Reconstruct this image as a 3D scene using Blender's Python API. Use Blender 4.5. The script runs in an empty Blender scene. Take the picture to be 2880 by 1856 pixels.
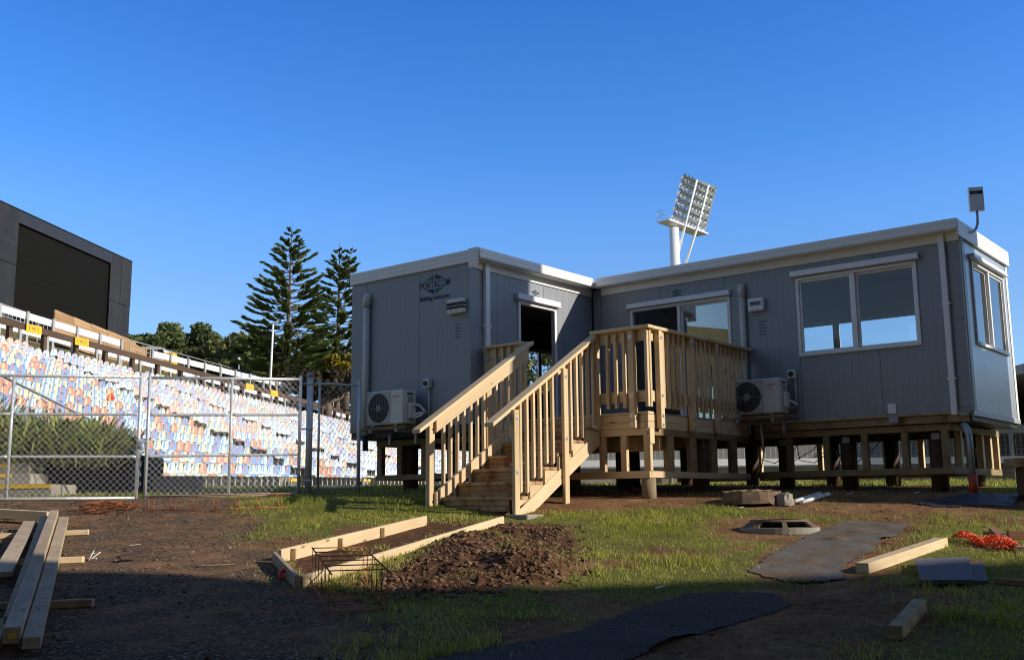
import bpy, bmesh, math, random
import numpy as np
from mathutils import Vector, Matrix
random.seed(7); RNG = np.random.default_rng(7)
SC = bpy.context.scene; COL = SC.collection
V = Vector; PI = math.pi; R = math.radians
EYE = 1.5                                   # camera height above the ground it stands on

# ------------------------------------------------------------------ object helpers
def tag(o, label=None, cat=None, group=None, kind=None):
    if label: o['label'] = label
    if cat: o['category'] = cat
    if group: o['group'] = group
    if kind: o['kind'] = kind
    return o

def thing(name, loc, label, cat, group=None):
    o = bpy.data.objects.new(name, None); COL.objects.link(o)
    o.empty_display_size = 0.2
    o.location = loc
    return tag(o, label, cat, group)

def origin_of(o):
    p = V((0, 0, 0))
    while o is not None:
        p = p + V(o.location); o = o.parent
    return p

class MB:
    """mesh builder in world coordinates, with UVs in metres"""
    def __init__(s): s.v = []; s.f = []; s.uv = []; s.mi = []; s.m = 0; s.sm = []
    def face(s, pts, uvs=None, smooth=False):
        b = len(s.v); s.v += [tuple(p) for p in pts]
        s.f.append(tuple(range(b, b + len(pts))))
        s.uv.append(uvs if uvs else [(0, 0)] * len(pts)); s.mi.append(s.m); s.sm.append(smooth)
    def hexa(s, c, L=(1, 1, 1), axis=0):
        """8 corners c[ix][iy][iz] flattened order x,y,z ; L lengths; grain along axis"""
        b = len(s.v); s.v += [tuple(p) for p in c]
        ou, ov = random.uniform(0, 40), random.uniform(0, 40)
        g = lambda i, j, k: b + i * 4 + j * 2 + k
        quads = [((0,0,0),(0,0,1),(0,1,1),(0,1,0)), ((1,0,0),(1,1,0),(1,1,1),(1,0,1)),
                 ((0,0,0),(1,0,0),(1,0,1),(0,0,1)), ((0,1,0),(0,1,1),(1,1,1),(1,1,0)),
                 ((0,0,0),(0,1,0),(1,1,0),(1,0,0)), ((0,0,1),(1,0,1),(1,1,1),(0,1,1))]
        for fi, q in enumerate(quads):
            s.f.append(tuple(g(*t) for t in q))
            const = [i for i in range(3) if len({t[i] for t in q}) == 1][0]
            ax = [i for i in range(3) if i != const]
            if axis in ax: a, w = axis, [i for i in ax if i != axis][0]
            else: a, w = ax
            s.uv.append([(ou + t[a] * L[a], ov + t[w] * L[w] + fi * 1.7) for t in q])
            s.mi.append(s.m); s.sm.append(False)
    def obox(s, o, X, Y, Z, x0, x1, y0, y1, z0, z1, axis=None):
        o = V(o); X = V(X); Y = V(Y); Z = V(Z)
        L = (abs(x1-x0), abs(y1-y0), abs(z1-z0))
        if axis is None: axis = L.index(max(L))
        c = [o + X*(x1 if i else x0) + Y*(y1 if j else y0) + Z*(z1 if k else z0) for i in (0,1) for j in (0,1) for k in (0,1)]
        s.hexa(c, L, axis)
    def box(s, x0, x1, y0, y1, z0, z1, axis=None):
        s.obox((0,0,0), (1,0,0), (0,1,0), (0,0,1), x0, x1, y0, y1, z0, z1, axis)
    def beam(s, p, q, w, h, up=(0,0,1)):
        """bar from p to q, w across, h along up (centred)"""
        p = V(p); q = V(q); a = q - p; L = a.length; a.normalize()
        up = V(up); side = a.cross(up)
        if side.length < 1e-4: side = a.cross(V((1, 0, 0)))
        side.normalize(); u = side.cross(a); u.normalize()
        s.obox(p, a, side, u, 0, L, -w/2, w/2, -h/2, h/2, 0)
    def tube(s, pts, r, n=8, cap=True, r2=None):
        pts = [V(p) for p in pts]; rings = []
        N = len(pts); ref = None
        for i, p in enumerate(pts):
            d = (pts[min(i+1, N-1)] - pts[max(i-1, 0)]).normalized()
            if ref is None:
                ref = d.cross(V((0,0,1)))
                if ref.length < .05: ref = d.cross(V((1,0,0)))
            ref = (ref - d * ref.dot(d)).normalized(); b = d.cross(ref)
            rr = r if r2 is None else r + (r2 - r) * i / (N-1)
            st = len(s.v)
            for k in range(n):
                a = 2*PI*k/n
                s.v.append(tuple(p + (ref*math.cos(a) + b*math.sin(a))*rr))
            rings.append(st)
        for i in range(N-1):
            for k in range(n):
                a, b2 = rings[i]+k, rings[i]+(k+1) % n
                c, d2 = rings[i+1]+(k+1) % n, rings[i+1]+k
                s.f.append((a, b2, c, d2)); s.uv.append([(i*.3, k/n), (i*.3, (k+1)/n), (i*.3+.3, (k+1)/n), (i*.3+.3, k/n)]); s.mi.append(s.m); s.sm.append(True)
        if cap:
            s.f.append(tuple(reversed(range(rings[0], rings[0]+n)))); s.uv.append([(0, 0)]*n); s.mi.append(s.m); s.sm.append(False)
            s.f.append(tuple(range(rings[-1], rings[-1]+n))); s.uv.append([(0, 0)]*n); s.mi.append(s.m); s.sm.append(False)
    def prism(s, poly, ext):
        """poly: list of 3D points, extruded by vector ext"""
        ext = V(ext); P = [V(p) for p in poly]; Q = [p + ext for p in P]; n = len(P)
        o = P[0]; ux = (P[1]-P[0]).normalized(); nn = ext.normalized(); uy = nn.cross(ux)
        u2 = lambda p: ((p-o).dot(ux), (p-o).dot(uy))
        s.face(list(reversed(P)), [u2(p) for p in reversed(P)]); s.face(Q, [u2(p) for p in P])
        t = 0
        for i in range(n):
            j = (i+1) % n; l = (P[j]-P[i]).length
            s.face([P[i], P[j], Q[j], Q[i]], [(t, 0), (t+l, 0), (t+l, ext.length), (t, ext.length)]); t += l
    def build(s, name, mat, parent=None, bevel=0, fixn=True):
        o0 = origin_of(parent) if parent is not None else V((0, 0, 0))
        me = bpy.data.meshes.new(name)
        vv = [(a-o0.x, b-o0.y, c-o0.z) for a, b, c in s.v]
        me.from_pydata(vv, [], s.f)
        uvl = me.uv_layers.new(name='UVMap')
        flat = [c for fc in s.uv for p in fc for c in p]
        uvl.data.foreach_set('uv', flat)
        mats = mat if isinstance(mat, (list, tuple)) else [mat]
        for m in mats: me.materials.append(m)
        me.polygons.foreach_set('material_index', s.mi)
        me.polygons.foreach_set('use_smooth', s.sm)
        if fixn:
            bm = bmesh.new(); bm.from_mesh(me); bmesh.ops.recalc_face_normals(bm, faces=bm.faces); bm.to_mesh(me); bm.free()
        me.update()
        o = bpy.data.objects.new(name, me); COL.objects.link(o)
        if parent is not None: o.parent = parent
        if bevel:
            b = o.modifiers.new('bevel', 'BEVEL'); b.width = bevel; b.segments = 1; b.limit_method = 'ANGLE'; b.angle_limit = R(40)
        return o

def np_mesh(name, verts, faces, mat, parent=None, colors=None, smooth=False, uvs=None):
    """faces: (n,3) or (n,4) int array; colors per vertex (n,4)"""
    me = bpy.data.meshes.new(name); verts = np.asarray(verts, np.float32); faces = np.asarray(faces, np.int32)
    k = faces.shape[1]
    me.vertices.add(len(verts)); me.vertices.foreach_set('co', verts.ravel())
    me.loops.add(faces.size); me.loops.foreach_set('vertex_index', faces.ravel())
    me.polygons.add(len(faces)); me.polygons.foreach_set('loop_start', np.arange(0, faces.size, k, dtype=np.int32))
    me.polygons.foreach_set('loop_total', np.full(len(faces), k, np.int32))
    if smooth: me.polygons.foreach_set('use_smooth', np.ones(len(faces), bool))
    me.update(calc_edges=True)
    if colors is not None:
        ca = me.color_attributes.new('col', 'FLOAT_COLOR', 'POINT'); ca.data.foreach_set('color', np.asarray(colors, np.float32).ravel())
    for m in (mat if isinstance(mat, (list, tuple)) else [mat]): me.materials.append(m)
    me.validate()
    o = bpy.data.objects.new(name, me); COL.objects.link(o)
    if parent is not None: o.parent = parent
    return o

# ------------------------------------------------------------------ numpy value noise
def _hash(ix, iy, seed):
    h = (ix.astype(np.int64)*374761393 + iy.astype(np.int64)*668265263 + seed*1442695041) & 0x7fffffff
    h = ((h ^ (h >> 13))*1274126177) & 0x7fffffff
    return ((h ^ (h >> 16)) & 0xffff)/65535.0
def vnoise(x, y, seed=0):
    x = np.asarray(x, float); y = np.asarray(y, float)
    ix = np.floor(x); iy = np.floor(y); fx = x-ix; fy = y-iy
    fx = fx*fx*(3-2*fx); fy = fy*fy*(3-2*fy)
    a = _hash(ix, iy, seed); b = _hash(ix+1, iy, seed); c = _hash(ix, iy+1, seed); d = _hash(ix+1, iy+1, seed)
    return a+(b-a)*fx+(c-a)*fy+(a-b-c+d)*fx*fy
def fbm(x, y, oct=4, seed=0):
    s = 0; a = .5; t = 0
    for i in range(oct):
        s = s+a*vnoise(x*2**i, y*2**i, seed+i*17); t += a; a *= .5
    return s/t
def in_poly(x, y, poly):
    x = np.asarray(x); y = np.asarray(y); r = np.zeros(x.shape, bool); n = len(poly)
    for i in range(n):
        x0, y0 = poly[i]; x1, y1 = poly[(i+1) % n]
        if y0 == y1: continue
        c = ((y0 > y) != (y1 > y)) & (x < (x1-x0)*(y-y0)/(y1-y0)+x0)
        r ^= c
    return r
def poly_dist(x, y, poly):
    d = np.full(np.shape(x), 1e9); n = len(poly)
    for i in range(n):
        x0, y0 = poly[i]; x1, y1 = poly[(i+1) % n]; dx, dy = x1-x0, y1-y0
        t = np.clip(((x-x0)*dx+(y-y0)*dy)/(dx*dx+dy*dy+1e-9), 0, 1)
        d = np.minimum(d, np.hypot(x-x0-t*dx, y-y0-t*dy))
    return d
def soft_poly(x, y, poly, w):
    """1 inside, 0 outside, blended over +-w"""
    d = poly_dist(x, y, poly); s = np.where(in_poly(x, y, poly), d, -d)
    return np.clip(s/w*.5+.5, 0, 1)

# ------------------------------------------------------------------ materials
class NT:
    def __init__(s, name):
        s.m = bpy.data.materials.new(name); s.m.use_nodes = True; s.t = s.m.node_tree; s.t.nodes.clear()
        s.out = s.n('ShaderNodeOutputMaterial'); s.b = s.n('ShaderNodeBsdfPrincipled'); s.l(s.b.outputs[0], s.out.inputs[0])
    def n(s, ty, **k):
        x = s.t.nodes.new(ty)
        for a, v in k.items(): setattr(x, a, v)
        return x
    def l(s, a, b): s.t.links.new(a, b)
    def coord(s, what='Object'): return s.n('ShaderNodeTexCoord').outputs[what]
    def geo(s): return s.n('ShaderNodeNewGeometry').outputs['Position']
    def map(s, v, scale=(1,1,1), rot=(0,0,0)):
        m = s.n('ShaderNodeMapping'); m.inputs['Scale'].default_value = scale; m.inputs['Rotation'].default_value = rot; s.l(v, m.inputs[0]); return m.outputs[0]
    def noise(s, v, scale, det=4, rough=.55, dist=0):
        x = s.n('ShaderNodeTexNoise'); x.inputs['Scale'].default_value = scale; x.inputs['Detail'].default_value = det
        x.inputs['Roughness'].default_value = rough; x.inputs['Distortion'].default_value = dist
        if v is not None: s.l(v, x.inputs['Vector'])
        return x.outputs['Fac']
    def ramp(s, f, stops):
        r = s.n('ShaderNodeValToRGB'); e = r.color_ramp.elements
        while len(e) < len(stops): e.new(.5)
        for i, (p, c) in enumerate(stops):
            e[i].position = p; e[i].color = (*c, 1) if not isinstance(c, (int, float)) else (c, c, c, 1)
        s.l(f, r.inputs[0]); return r.outputs[0]
    def mix(s, f, a, b, mode='MIX'):
        x = s.n('ShaderNodeMix', data_type='RGBA', blend_type=mode)
        for sock, val in ((x.inputs[0], f), (x.inputs[6], a), (x.inputs[7], b)):
            if isinstance(val, (int, float)): sock.default_value = val if sock == x.inputs[0] else (val, val, val, 1)
            elif isinstance(val, tuple): sock.default_value = (*val[:3], 1)
            else: s.l(val, sock)
        return x.outputs[2]
    def math(s, op, a, b=0, c=0):
        x = s.n('ShaderNodeMath', operation=op)
        for i, val in enumerate((a, b, c)):
            if isinstance(val, (int, float)): x.inputs[i].default_value = val
            else: s.l(val, x.inputs[i])
        return x.outputs[0]
    def bump(s, h, dist=.01, strength=1.0):
        b = s.n('ShaderNodeBump'); b.inputs['Strength'].default_value = strength; b.inputs['Distance'].default_value = dist
        s.l(h, b.inputs['Height']); s.l(b.outputs[0], s.b.inputs['Normal']); return b
    def set(s, col=None, rough=None, metal=None, spec=None):
        if col is not None:
            if isinstance(col, tuple): s.b.inputs['Base Color'].default_value = (*col[:3], 1)
            else: s.l(col, s.b.inputs['Base Color'])
        if rough is not None:
            if isinstance(rough, (int, float)): s.b.inputs['Roughness'].default_value = rough
            else: s.l(rough, s.b.inputs['Roughness'])
        if metal is not None: s.b.inputs['Metallic'].default_value = metal
        if spec is not None: s.b.inputs['Specular IOR Level'].default_value = spec
        return s

def paint(name, col, rough=.5, var=.12, scale=6, metal=0, spec=.4, bump=0):
    t = NT(name); p = t.geo(); n = t.noise(p, scale, 5); n2 = t.noise(p, scale*9, 3)
    f = t.math('ADD', t.math('MULTIPLY', n, .7), t.math('MULTIPLY', n2, .3))
    lo = tuple(c*(1-var) for c in col); hi = tuple(min(1, c*(1+var)) for c in col)
    t.set(t.ramp(f, [(.3, lo), (.7, hi)]), t.ramp(n, [(.3, max(.05, rough-.08)), (.7, min(1, rough+.1))]), metal, spec)
    if bump: t.bump(n2, bump)
    return t.m

def wood(name, light, dark, stain=None, stain_amt=.0, rough=.75):
    t = NT(name); uv = t.coord('UV')
    g = t.noise(t.map(uv, (1.0, 17, 1)), 2.0, 4, .6, .8)
    fine = t.noise(t.map(uv, (4, 160, 1)), 2.0, 3)
    big = t.noise(t.map(uv, (.7, 3, 1)), 1.0, 2)
    f = t.math('ADD', t.math('MULTIPLY', g, .62), t.math('MULTIPLY', fine, .38))
    c = t.ramp(f, [(.36, dark), (.58, light)])
    c = t.mix(t.ramp(big, [(.35, 0), (.7, .55)]), c, tuple(x*.78 for x in light))
    # knots
    vo = t.n('ShaderNodeTexVoronoi'); vo.inputs['Scale'].default_value = 1.0; t.l(t.map(uv, (2.6, 7.5, 1)), vo.inputs['Vector'])
    tone = t.noise(t.map(uv, (.06, .25, 1)), 3.0, 1); c = t.mix(t.ramp(tone, [(.3, .55), (.5, 0)]), c, tuple(x*.72 for x in dark)); c = t.mix(t.ramp(tone, [(.5, 0), (.72, .45)]), c, tuple(min(1, x*1.18) for x in light))
    k = t.ramp(vo.outputs['Distance'], [(.06, 1), (.13, 0)])
    c = t.mix(k, c, tuple(x*.45 for x in dark))
    if stain:
        sn = t.noise(t.geo(), 5.0, 5, .65)
        c = t.mix(t.ramp(sn, [(.45, 0), (.62, stain_amt)]), c, stain)
    t.set(c, rough, 0, .25); t.bump(f, .0025, .8)
    return t.m

M = {}
M['pine'] = wood('pine_timber', (.77, .605, .385), (.62, .445, .245))
M['pine_old'] = wood('weathered_pine', (.46, .34, .19), (.33, .225, .115), (.20, .09, .04), .5)
M['pine_sub'] = wood('treated_pine', (.40, .29, .16), (.27, .185, .095), (.16, .08, .04), .4)
M['pine_tread'] = wood('muddy_pine', (.56, .39, .22), (.40, .265, .14), (.22, .085, .035), .85)
M['pine_grey'] = wood('grey_pine', (.50, .40, .28), (.36, .27, .17), (.25, .18, .11), .4)
M['red_wood'] = wood('reddish_timber', (.40, .20, .12), (.26, .12, .07))
M['pile'] = wood('pile_timber', (.33, .25, .15), (.22, .16, .09))
M['pile_dark'] = wood('dark_pile_timber', (.12, .075, .045), (.07, .042, .026))
M['brown_wood'] = wood('brown_timber', (.12, .075, .05), (.075, .045, .03))
M['retain'] = wood('retaining_timber', (.50, .32, .17), (.36, .21, .10))

def panel_wall(name, col, glossy=False):
    t = NT(name); uv = t.coord('UV')
    sx = t.n('ShaderNodeSeparateXYZ'); t.l(uv, sx.inputs[0]); u = sx.outputs[0]
    rib = t.math('FRACT', t.math('MULTIPLY', u, 10.0))
    groove = t.math('LESS_THAN', rib, .10)
    seam = t.math('LESS_THAN', t.math('FRACT', t.math('ADD', t.math('MULTIPLY', u, 1/1.19), .0)), .007)
    p = t.geo(); n = t.noise(p, 1.3, 4); n2 = t.noise(t.map(p, (1, 1, .12)), 9, 4)
    c = t.ramp(t.math('ADD', t.math('MULTIPLY', n, .6), t.math('MULTIPLY', n2, .4)), [(.3, tuple(x*.92 for x in col)), (.7, tuple(x*1.06 for x in col))])
    c = t.mix(t.math('MULTIPLY', groove, .10), c, (.03, .035, .04)); c = t.mix(t.math('MULTIPLY', seam, .75), c, (.02, .02, .025))
    sp = t.n('ShaderNodeSeparateXYZ'); t.l(uv, sp.inputs[0]); zz = sp.outputs[1]
    low = t.math('MULTIPLY', t.math('SUBTRACT', 1.0, t.math('MINIMUM', 1.0, t.math('DIVIDE', t.math('MAXIMUM', zz, 0.0), .45))), t.ramp(t.noise(p, 6, 5, .65), [(.45, 0), (.7, .45)]))
    c = t.mix(low, c, (.20, .15, .11))
    st = t.noise(t.map(p, (7, 7, .25)), 3.0, 3); c = t.mix(t.ramp(st, [(.55, 0), (.8, .14)]), c, (.17, .165, .16))
    t.set(c, t.ramp(n2, [(.3, .36), (.7, .48)]), 0, .5)
    if glossy:
        t.b.inputs['Coat Weight'].default_value = .9; t.b.inputs['Coat Roughness'].default_value = .38; t.b.inputs['Coat IOR'].default_value = 1.6; sm = t.math('MULTIPLY', t.ramp(t.noise(t.map(p, (9, 9, 4)), 1.6, 6, .7, 1.2), [(.56, 0), (.66, .6)]), t.math('SUBTRACT', 1.0, t.math('MINIMUM', 1.0, t.math('ABSOLUTE', t.math('DIVIDE', t.math('SUBTRACT', zz, .45), .38))))); t.set(t.mix(sm, c, (.05, .05, .05)))
    h = t.math('SUBTRACT', 1.0, t.math('ADD', t.math('MULTIPLY', groove, .5), seam)); t.bump(h, .003, .7)
    return t.m
M['wall'] = panel_wall('grey_panel_cladding', (.285, .310, .345)); M['wall_end'] = panel_wall('glossy_sky_tint_cladding', (.36, .40, .45), True)  # end copy paler and bluer: sky reflection put into its base colour
def end_wall(name, col):
    m = panel_wall(name, col); nt = m.node_tree
    return m
M['trim'] = paint('cream_fascia_metal', (.86, .84, .79), .42, .05, 3)
def fascia_mat():
    t = NT('ribbed_fascia'); p = t.geo(); sx = t.n('ShaderNodeSeparateXYZ'); t.l(p, sx.inputs[0])
    fr = t.math('FRACT', t.math('MULTIPLY', sx.outputs[2], 15.5)); g = t.math('LESS_THAN', fr, .12)
    n = t.noise(p, 2.5, 4); c = t.ramp(n, [(.3, (.84, .83, .80)), (.7, (.89, .88, .85))])
    t.set(t.mix(t.math('MULTIPLY', g, .35), c, (.28, .27, .25)), .42, 0, .4)
    t.bump(t.math('SUBTRACT', 1.0, g), .004, .6); return t.m
M['fascia'] = fascia_mat()
M['white'] = paint('white_powdercoat', (.86, .86, .88), .38, .03, 3)
M['pvc'] = paint('off_white_pvc', (.62, .61, .56), .45, .05, 4)
M['frame'] = paint('window_aluminium', (.82, .82, .83), .40, .04, 4)
M['lining'] = paint('white_lining', (.62, .63, .64), .6, .04, 2)
M['lino'] = paint('grey_vinyl_floor', (.25, .25, .26), .5, .08, 2)
M['ac'] = paint('off_white_ac_casing', (.74, .73, .69), .45, .04, 3)
M['dark'] = paint('dark_plastic', (.02, .021, .024), .5, .2, 8)
M['grey_plastic'] = paint('grey_plastic', (.36, .37, .38), .5, .06, 6)
M['black'] = paint('black_gap', (.012, .012, .013), .7, .2, 8)
M['steel'] = paint('galvanised_steel', (.66, .68, .70), .42, .18, 22, .35, .5)
M['steel_dull'] = paint('dull_galvanised_steel', (.40, .42, .44), .5, .2, 14, .35, .5)
M['wire'] = paint('mesh_wire', (.78, .79, .80), .45, .1, 20, .3)
M['zinc'] = paint('zinc_washer', (.70, .72, .74), .35, .08, 30, .6)
M['rust'] = paint('rusty_rebar', (.36, .125, .05), .85, .35, 40)
M['green_logo'] = paint('green_logo_print', (.010, .14, .065), .5, .03)
M['blue_logo'] = paint('navy_logo_print', (.012, .02, .10), .5, .03)
M['ink'] = paint('grey_ink', (.10, .11, .15), .6, .05)
M['red_ink'] = paint('red_ink', (.55, .09, .07), .5, .05)
M['yellow'] = paint('yellow_paint', (.80, .50, .03), .55, .1, 6)
M['orange'] = paint('orange_plastic', (.95, .12, .03), .5, .08)
M['pink'] = paint('pink_cap_plastic', (.90, .09, .075), .45, .06)
M['redpipe'] = paint('orange_red_pipe', (.50, .06, .025), .45, .08)
M['concrete'] = paint('concrete', (.31, .285, .24), .85, .18, 5, bump=.004)
M['concrete_dark'] = paint('dark_concrete', (.14, .135, .13), .9, .25, 4, bump=.006)
M['bitumen'] = paint('black_plastic_sheet', (.035, .038, .045), .45, .3, 5)
M['sign_y'] = paint('yellow_sign_board', (.80, .46, .02), .5, .08)
M['van_white'] = paint('white_car_paint', (.75, .75, .75), .3, .03)
M['car_blue'] = paint('blue_car_paint', (.03, .05, .22), .3, .05)
M['glass_dark'] = paint('dark_car_glass', (.02, .025, .03), .12, .05)
M['eave_shade'] = paint('shed_shade_dark', (.03, .03, .032), .8, .2)  # near-black stands for the shadow under the shed eave
M['shade_black'] = paint('painted_shade_black', (.022, .02, .018), .9, .3, 3)  # black stands for shade under the bushes and inside the manhole
M['board_white'] = paint('white_painted_board', (.80, .80, .82), .5, .05, 4)
M['post_grey'] = paint('grey_fence_post', (.38, .38, .37), .7, .12, 5)

def glass(name, tint=(.78, .86, .88), ior=1.5):
    m = bpy.data.materials.new(name); m.use_nodes = True; nt = m.node_tree; nt.nodes.clear()
    o = nt.nodes.new('ShaderNodeOutputMaterial'); tr = nt.nodes.new('ShaderNodeBsdfTransparent'); gl = nt.nodes.new('ShaderNodeBsdfGlossy')
    gl.inputs['Roughness'].default_value = .01; tr.inputs[0].default_value = (*tint, 1)
    fr = nt.nodes.new('ShaderNodeFresnel'); fr.inputs[0].default_value = ior
    mx = nt.nodes.new('ShaderNodeMixShader')
    mu = nt.nodes.new('ShaderNodeMath'); mu.operation = 'MULTIPLY_ADD'; mu.inputs[1].default_value = 1.5; mu.inputs[2].default_value = .02; mu.use_clamp = True
    nt.links.new(fr.outputs[0], mu.inputs[0]); nt.links.new(mu.outputs[0], mx.inputs[0]); nt.links.new(tr.outputs[0], mx.inputs[1]); nt.links.new(gl.outputs[0], mx.inputs[2]); nt.links.new(mx.outputs[0], o.inputs[0])
    return m
M['glass'] = glass('window_glass', (.86, .92, .95), 1.42); M['glass_door'] = glass('door_glass', ior=1.85)

def attr_mat(name, rough=.7, spec=.2, trans=0.0):
    t = NT(name); a = t.n('ShaderNodeVertexColor', layer_name='col'); t.set(a.outputs[0], rough, 0, spec)
    if trans:
        tl = t.n('ShaderNodeBsdfTranslucent'); t.l(a.outputs[0], tl.inputs[0])
        mx = t.n('ShaderNodeMixShader'); mx.inputs[0].default_value = trans
        t.l(t.b.outputs[0], mx.inputs[1]); t.l(tl.outputs[0], mx.inputs[2]); t.l(mx.outputs[0], t.out.inputs[0])
    return t.m
M['leaf'] = attr_mat('foliage', .6, .25, .3)
M['blade'] = attr_mat('grass_blades', .6, .2, .35)
M['stone'] = attr_mat('loose_stone', .85, .2)
M['bark'] = paint('tree_bark', (.16, .12, .085), .9, .3, 4, bump=.02)

def text_mesh(name, body, size, origin, right, up, mat, parent, shear=0, align='LEFT', offs=.0, extr=.001):
    cu = bpy.data.curves.new(name, 'FONT'); cu.body = body; cu.size = size; cu.shear = shear; cu.align_x = align; cu.extrude = extr; cu.offset = offs
    ob = bpy.data.objects.new(name, cu); COL.objects.link(ob)
    dg = bpy.context.evaluated_depsgraph_get(); dg.update()
    me = bpy.data.meshes.new_from_object(ob.evaluated_get(dg)); bpy.data.objects.remove(ob); bpy.data.curves.remove(cu)
    r = V(right).normalized(); u = V(up).normalized(); n = r.cross(u); o0 = origin_of(parent)
    mt = Matrix((( r.x, u.x, n.x, origin[0]-o0.x), (r.y, u.y, n.y, origin[1]-o0.y), (r.z, u.z, n.z, origin[2]-o0.z), (0, 0, 0, 1)))
    me.transform(mt); me.materials.clear(); me.materials.append(mat)
    o = bpy.data.objects.new(name, me); COL.objects.link(o); o.parent = parent
    return o, me

# ------------------------------------------------------------------ site frame (cabins, deck)
PH = .681
D3 = V((-math.cos(PH), math.sin(PH), 0)); E3 = V((math.sin(PH), math.cos(PH), 0)); K3 = V((0, 0, 1))
A3 = V((6.0318, 13.7343, 1.1286+EYE))
def P(d, e, z): return A3 + D3*d + E3*e + K3*z
class FB(MB):
    """mesh builder with boxes given in the cabin frame (d, e, z)"""
    def fb(s, d0, d1, e0, e1, z0, z1, axis=None): s.obox(A3, D3, E3, K3, d0, d1, e0, e1, z0, z1, axis)

KX = np.array([-60, 0, 6, 10, 12.2, 12.8, 13.7, 14.6, 16, 20, 30, 43, 90, 3000.]); KZ = np.array([-1.9, -1.5, -.88, -.47, -.27, -.17, 0, .05, .13, .26, .40, .5, .6, .6])+EYE
GRAVEL_EDGE = [(-3.3, 15.0), (-3.63, 13.93), (-2.94, 12.08), (-2.29, 10.13), (-1.60, 8.60), (-1.04, 7.42), (-.73, 6.04), (-.5, 2), (-60, 2), (-60, 15.0)]
DIG = [(-1.25, 8.35), (-.85, 9.5), (-.15, 12.1), (.62, 11.9), (.55, 9.9), (.42, 8.35), (-.15, 7.95), (-.9, 7.9)]
BED = [(-2.24, 10.08), (-1.03, 12.34), (-.13, 12.18), (-1.74, 8.75)]
DIRT = [([(-.2, 12.8), (.2, 12.72), (1.5, 13.05), (2.4, 13.3), (2.8, 13.9), (1.2, 14.6), (-.4, 14.2), (-.6, 13.2)], .25),
        ([(2.1, 12.3), (2.7, 12.55), (3.5, 12.35), (3.6, 11.5), (3.0, 10.6), (2.1, 10.5), (1.8, 11.2), (2.2, 11.7)], .3),
        ([(1.8, 8.5), (2.2, 9.8), (2.75, 11.1), (4.2, 12.4), (5.2, 12.3), (4.5, 11.2), (3.9, 10.2), (3.2, 9.0), (2.6, 7.8)], .3),
        ([(4.0, 12.3), (5.0, 12.35), (6.6, 12.8), (7.0, 14.2), (5.6, 13.9), (4.9, 13.75), (4.3, 13.2)], .3),
        ([(1.5, 9.2), (1.0, 9.5), (1.25, 9.95), (1.8, 9.8)], .25),
        ([(-.6, 6.0), (.3, 7.0), (1.8, 8.1), (2.7, 8.6), (3.3, 7.6), (2.4, 6.4), (1.2, 4.0), (-.6, 4.0)], .5),
        ([(-6.5, 14.4), (-3.2, 14.9), (-3.0, 14.2), (-4.2, 13.6), (-7, 13.2)], .3)]
def ground_h(x, y):
    x = np.asarray(x, float); y = np.asarray(y, float)
    z = np.interp(y, KX, KZ)
    near = np.clip(1-(np.hypot(x, y-11)-8)/8, 0, 1)
    z = z+near*((fbm(x*.7, y*.7, 3, 5)-.5)*.055)*np.clip((13.2-y)/2, .15, 1)
    # spoil mound beside the formwork
    m = np.exp(-(((x+.35)*.82+(y-9.6)*.30)/.62)**2-(((y-9.6)*.82-(x+.35)*.30)/.95)**2)*.10
    m = m+np.exp(-((x-.16)/.30)**2-((y-8.75)/.33)**2)*.12+np.exp(-((x+.5)/.45)**2-((y-10.45)/.4)**2)*.07
    dg = soft_poly(x, y, DIG, .35)
    z = z+m*np.clip(dg*1.6, 0, 1)+dg*(fbm(x*6, y*6, 4, 9)-.45)*.11
    bed = soft_poly(x, y, BED, .12); z = z-bed*.012
    sw = np.exp(-((x-5.6)/.8)**2-((y-13.3)/.35)**2)*.10; z = z+sw
    return z
def gh(x, y): return float(ground_h(np.array([x]), np.array([y]))[0])
def masks(x, y):
    wob = (fbm(x*1.6, y*1.6, 4, 21)-.5)*1.1; wob2 = (fbm(x*1.6+50, y*1.6, 4, 22)-.5)*1.1
    gx, gy = x+wob*.8, y+wob2*.8
    gravel = soft_poly(gx, gy, GRAVEL_EDGE, .5)
    dug = soft_poly(x+wob*.3, y+wob2*.3, DIG, .25); bed = soft_poly(x, y, BED, .06)
    dirt = np.zeros_like(x)
    for poly, w in DIRT: dirt = np.maximum(dirt, soft_poly(gx, gy, poly, w))
    patch = np.clip((fbm(x*1.1, y*1.1, 4, 31)-.56)*7, 0, 1)*.75; patch *= np.clip((13.5-y)/1.5, 0, 1)
    dirt = np.maximum(dirt, patch)
    under = ((x*D3.x+y*D3.y)-(A3.x*D3.x+A3.y*D3.y), (x*E3.x+y*E3.y)-(A3.x*E3.x+A3.y*E3.y))
    u = (under[0] > .3) & (under[0] < 9) & (under[1] > -2.6) & (under[1] < 2.2); dirt = np.where(u, np.maximum(dirt, .8), dirt)
    grass = np.clip(1-np.maximum.reduce([gravel, dug, bed, dirt]), 0, 1)
    return grass, gravel, np.maximum(dug, bed*.7), dirt

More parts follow.
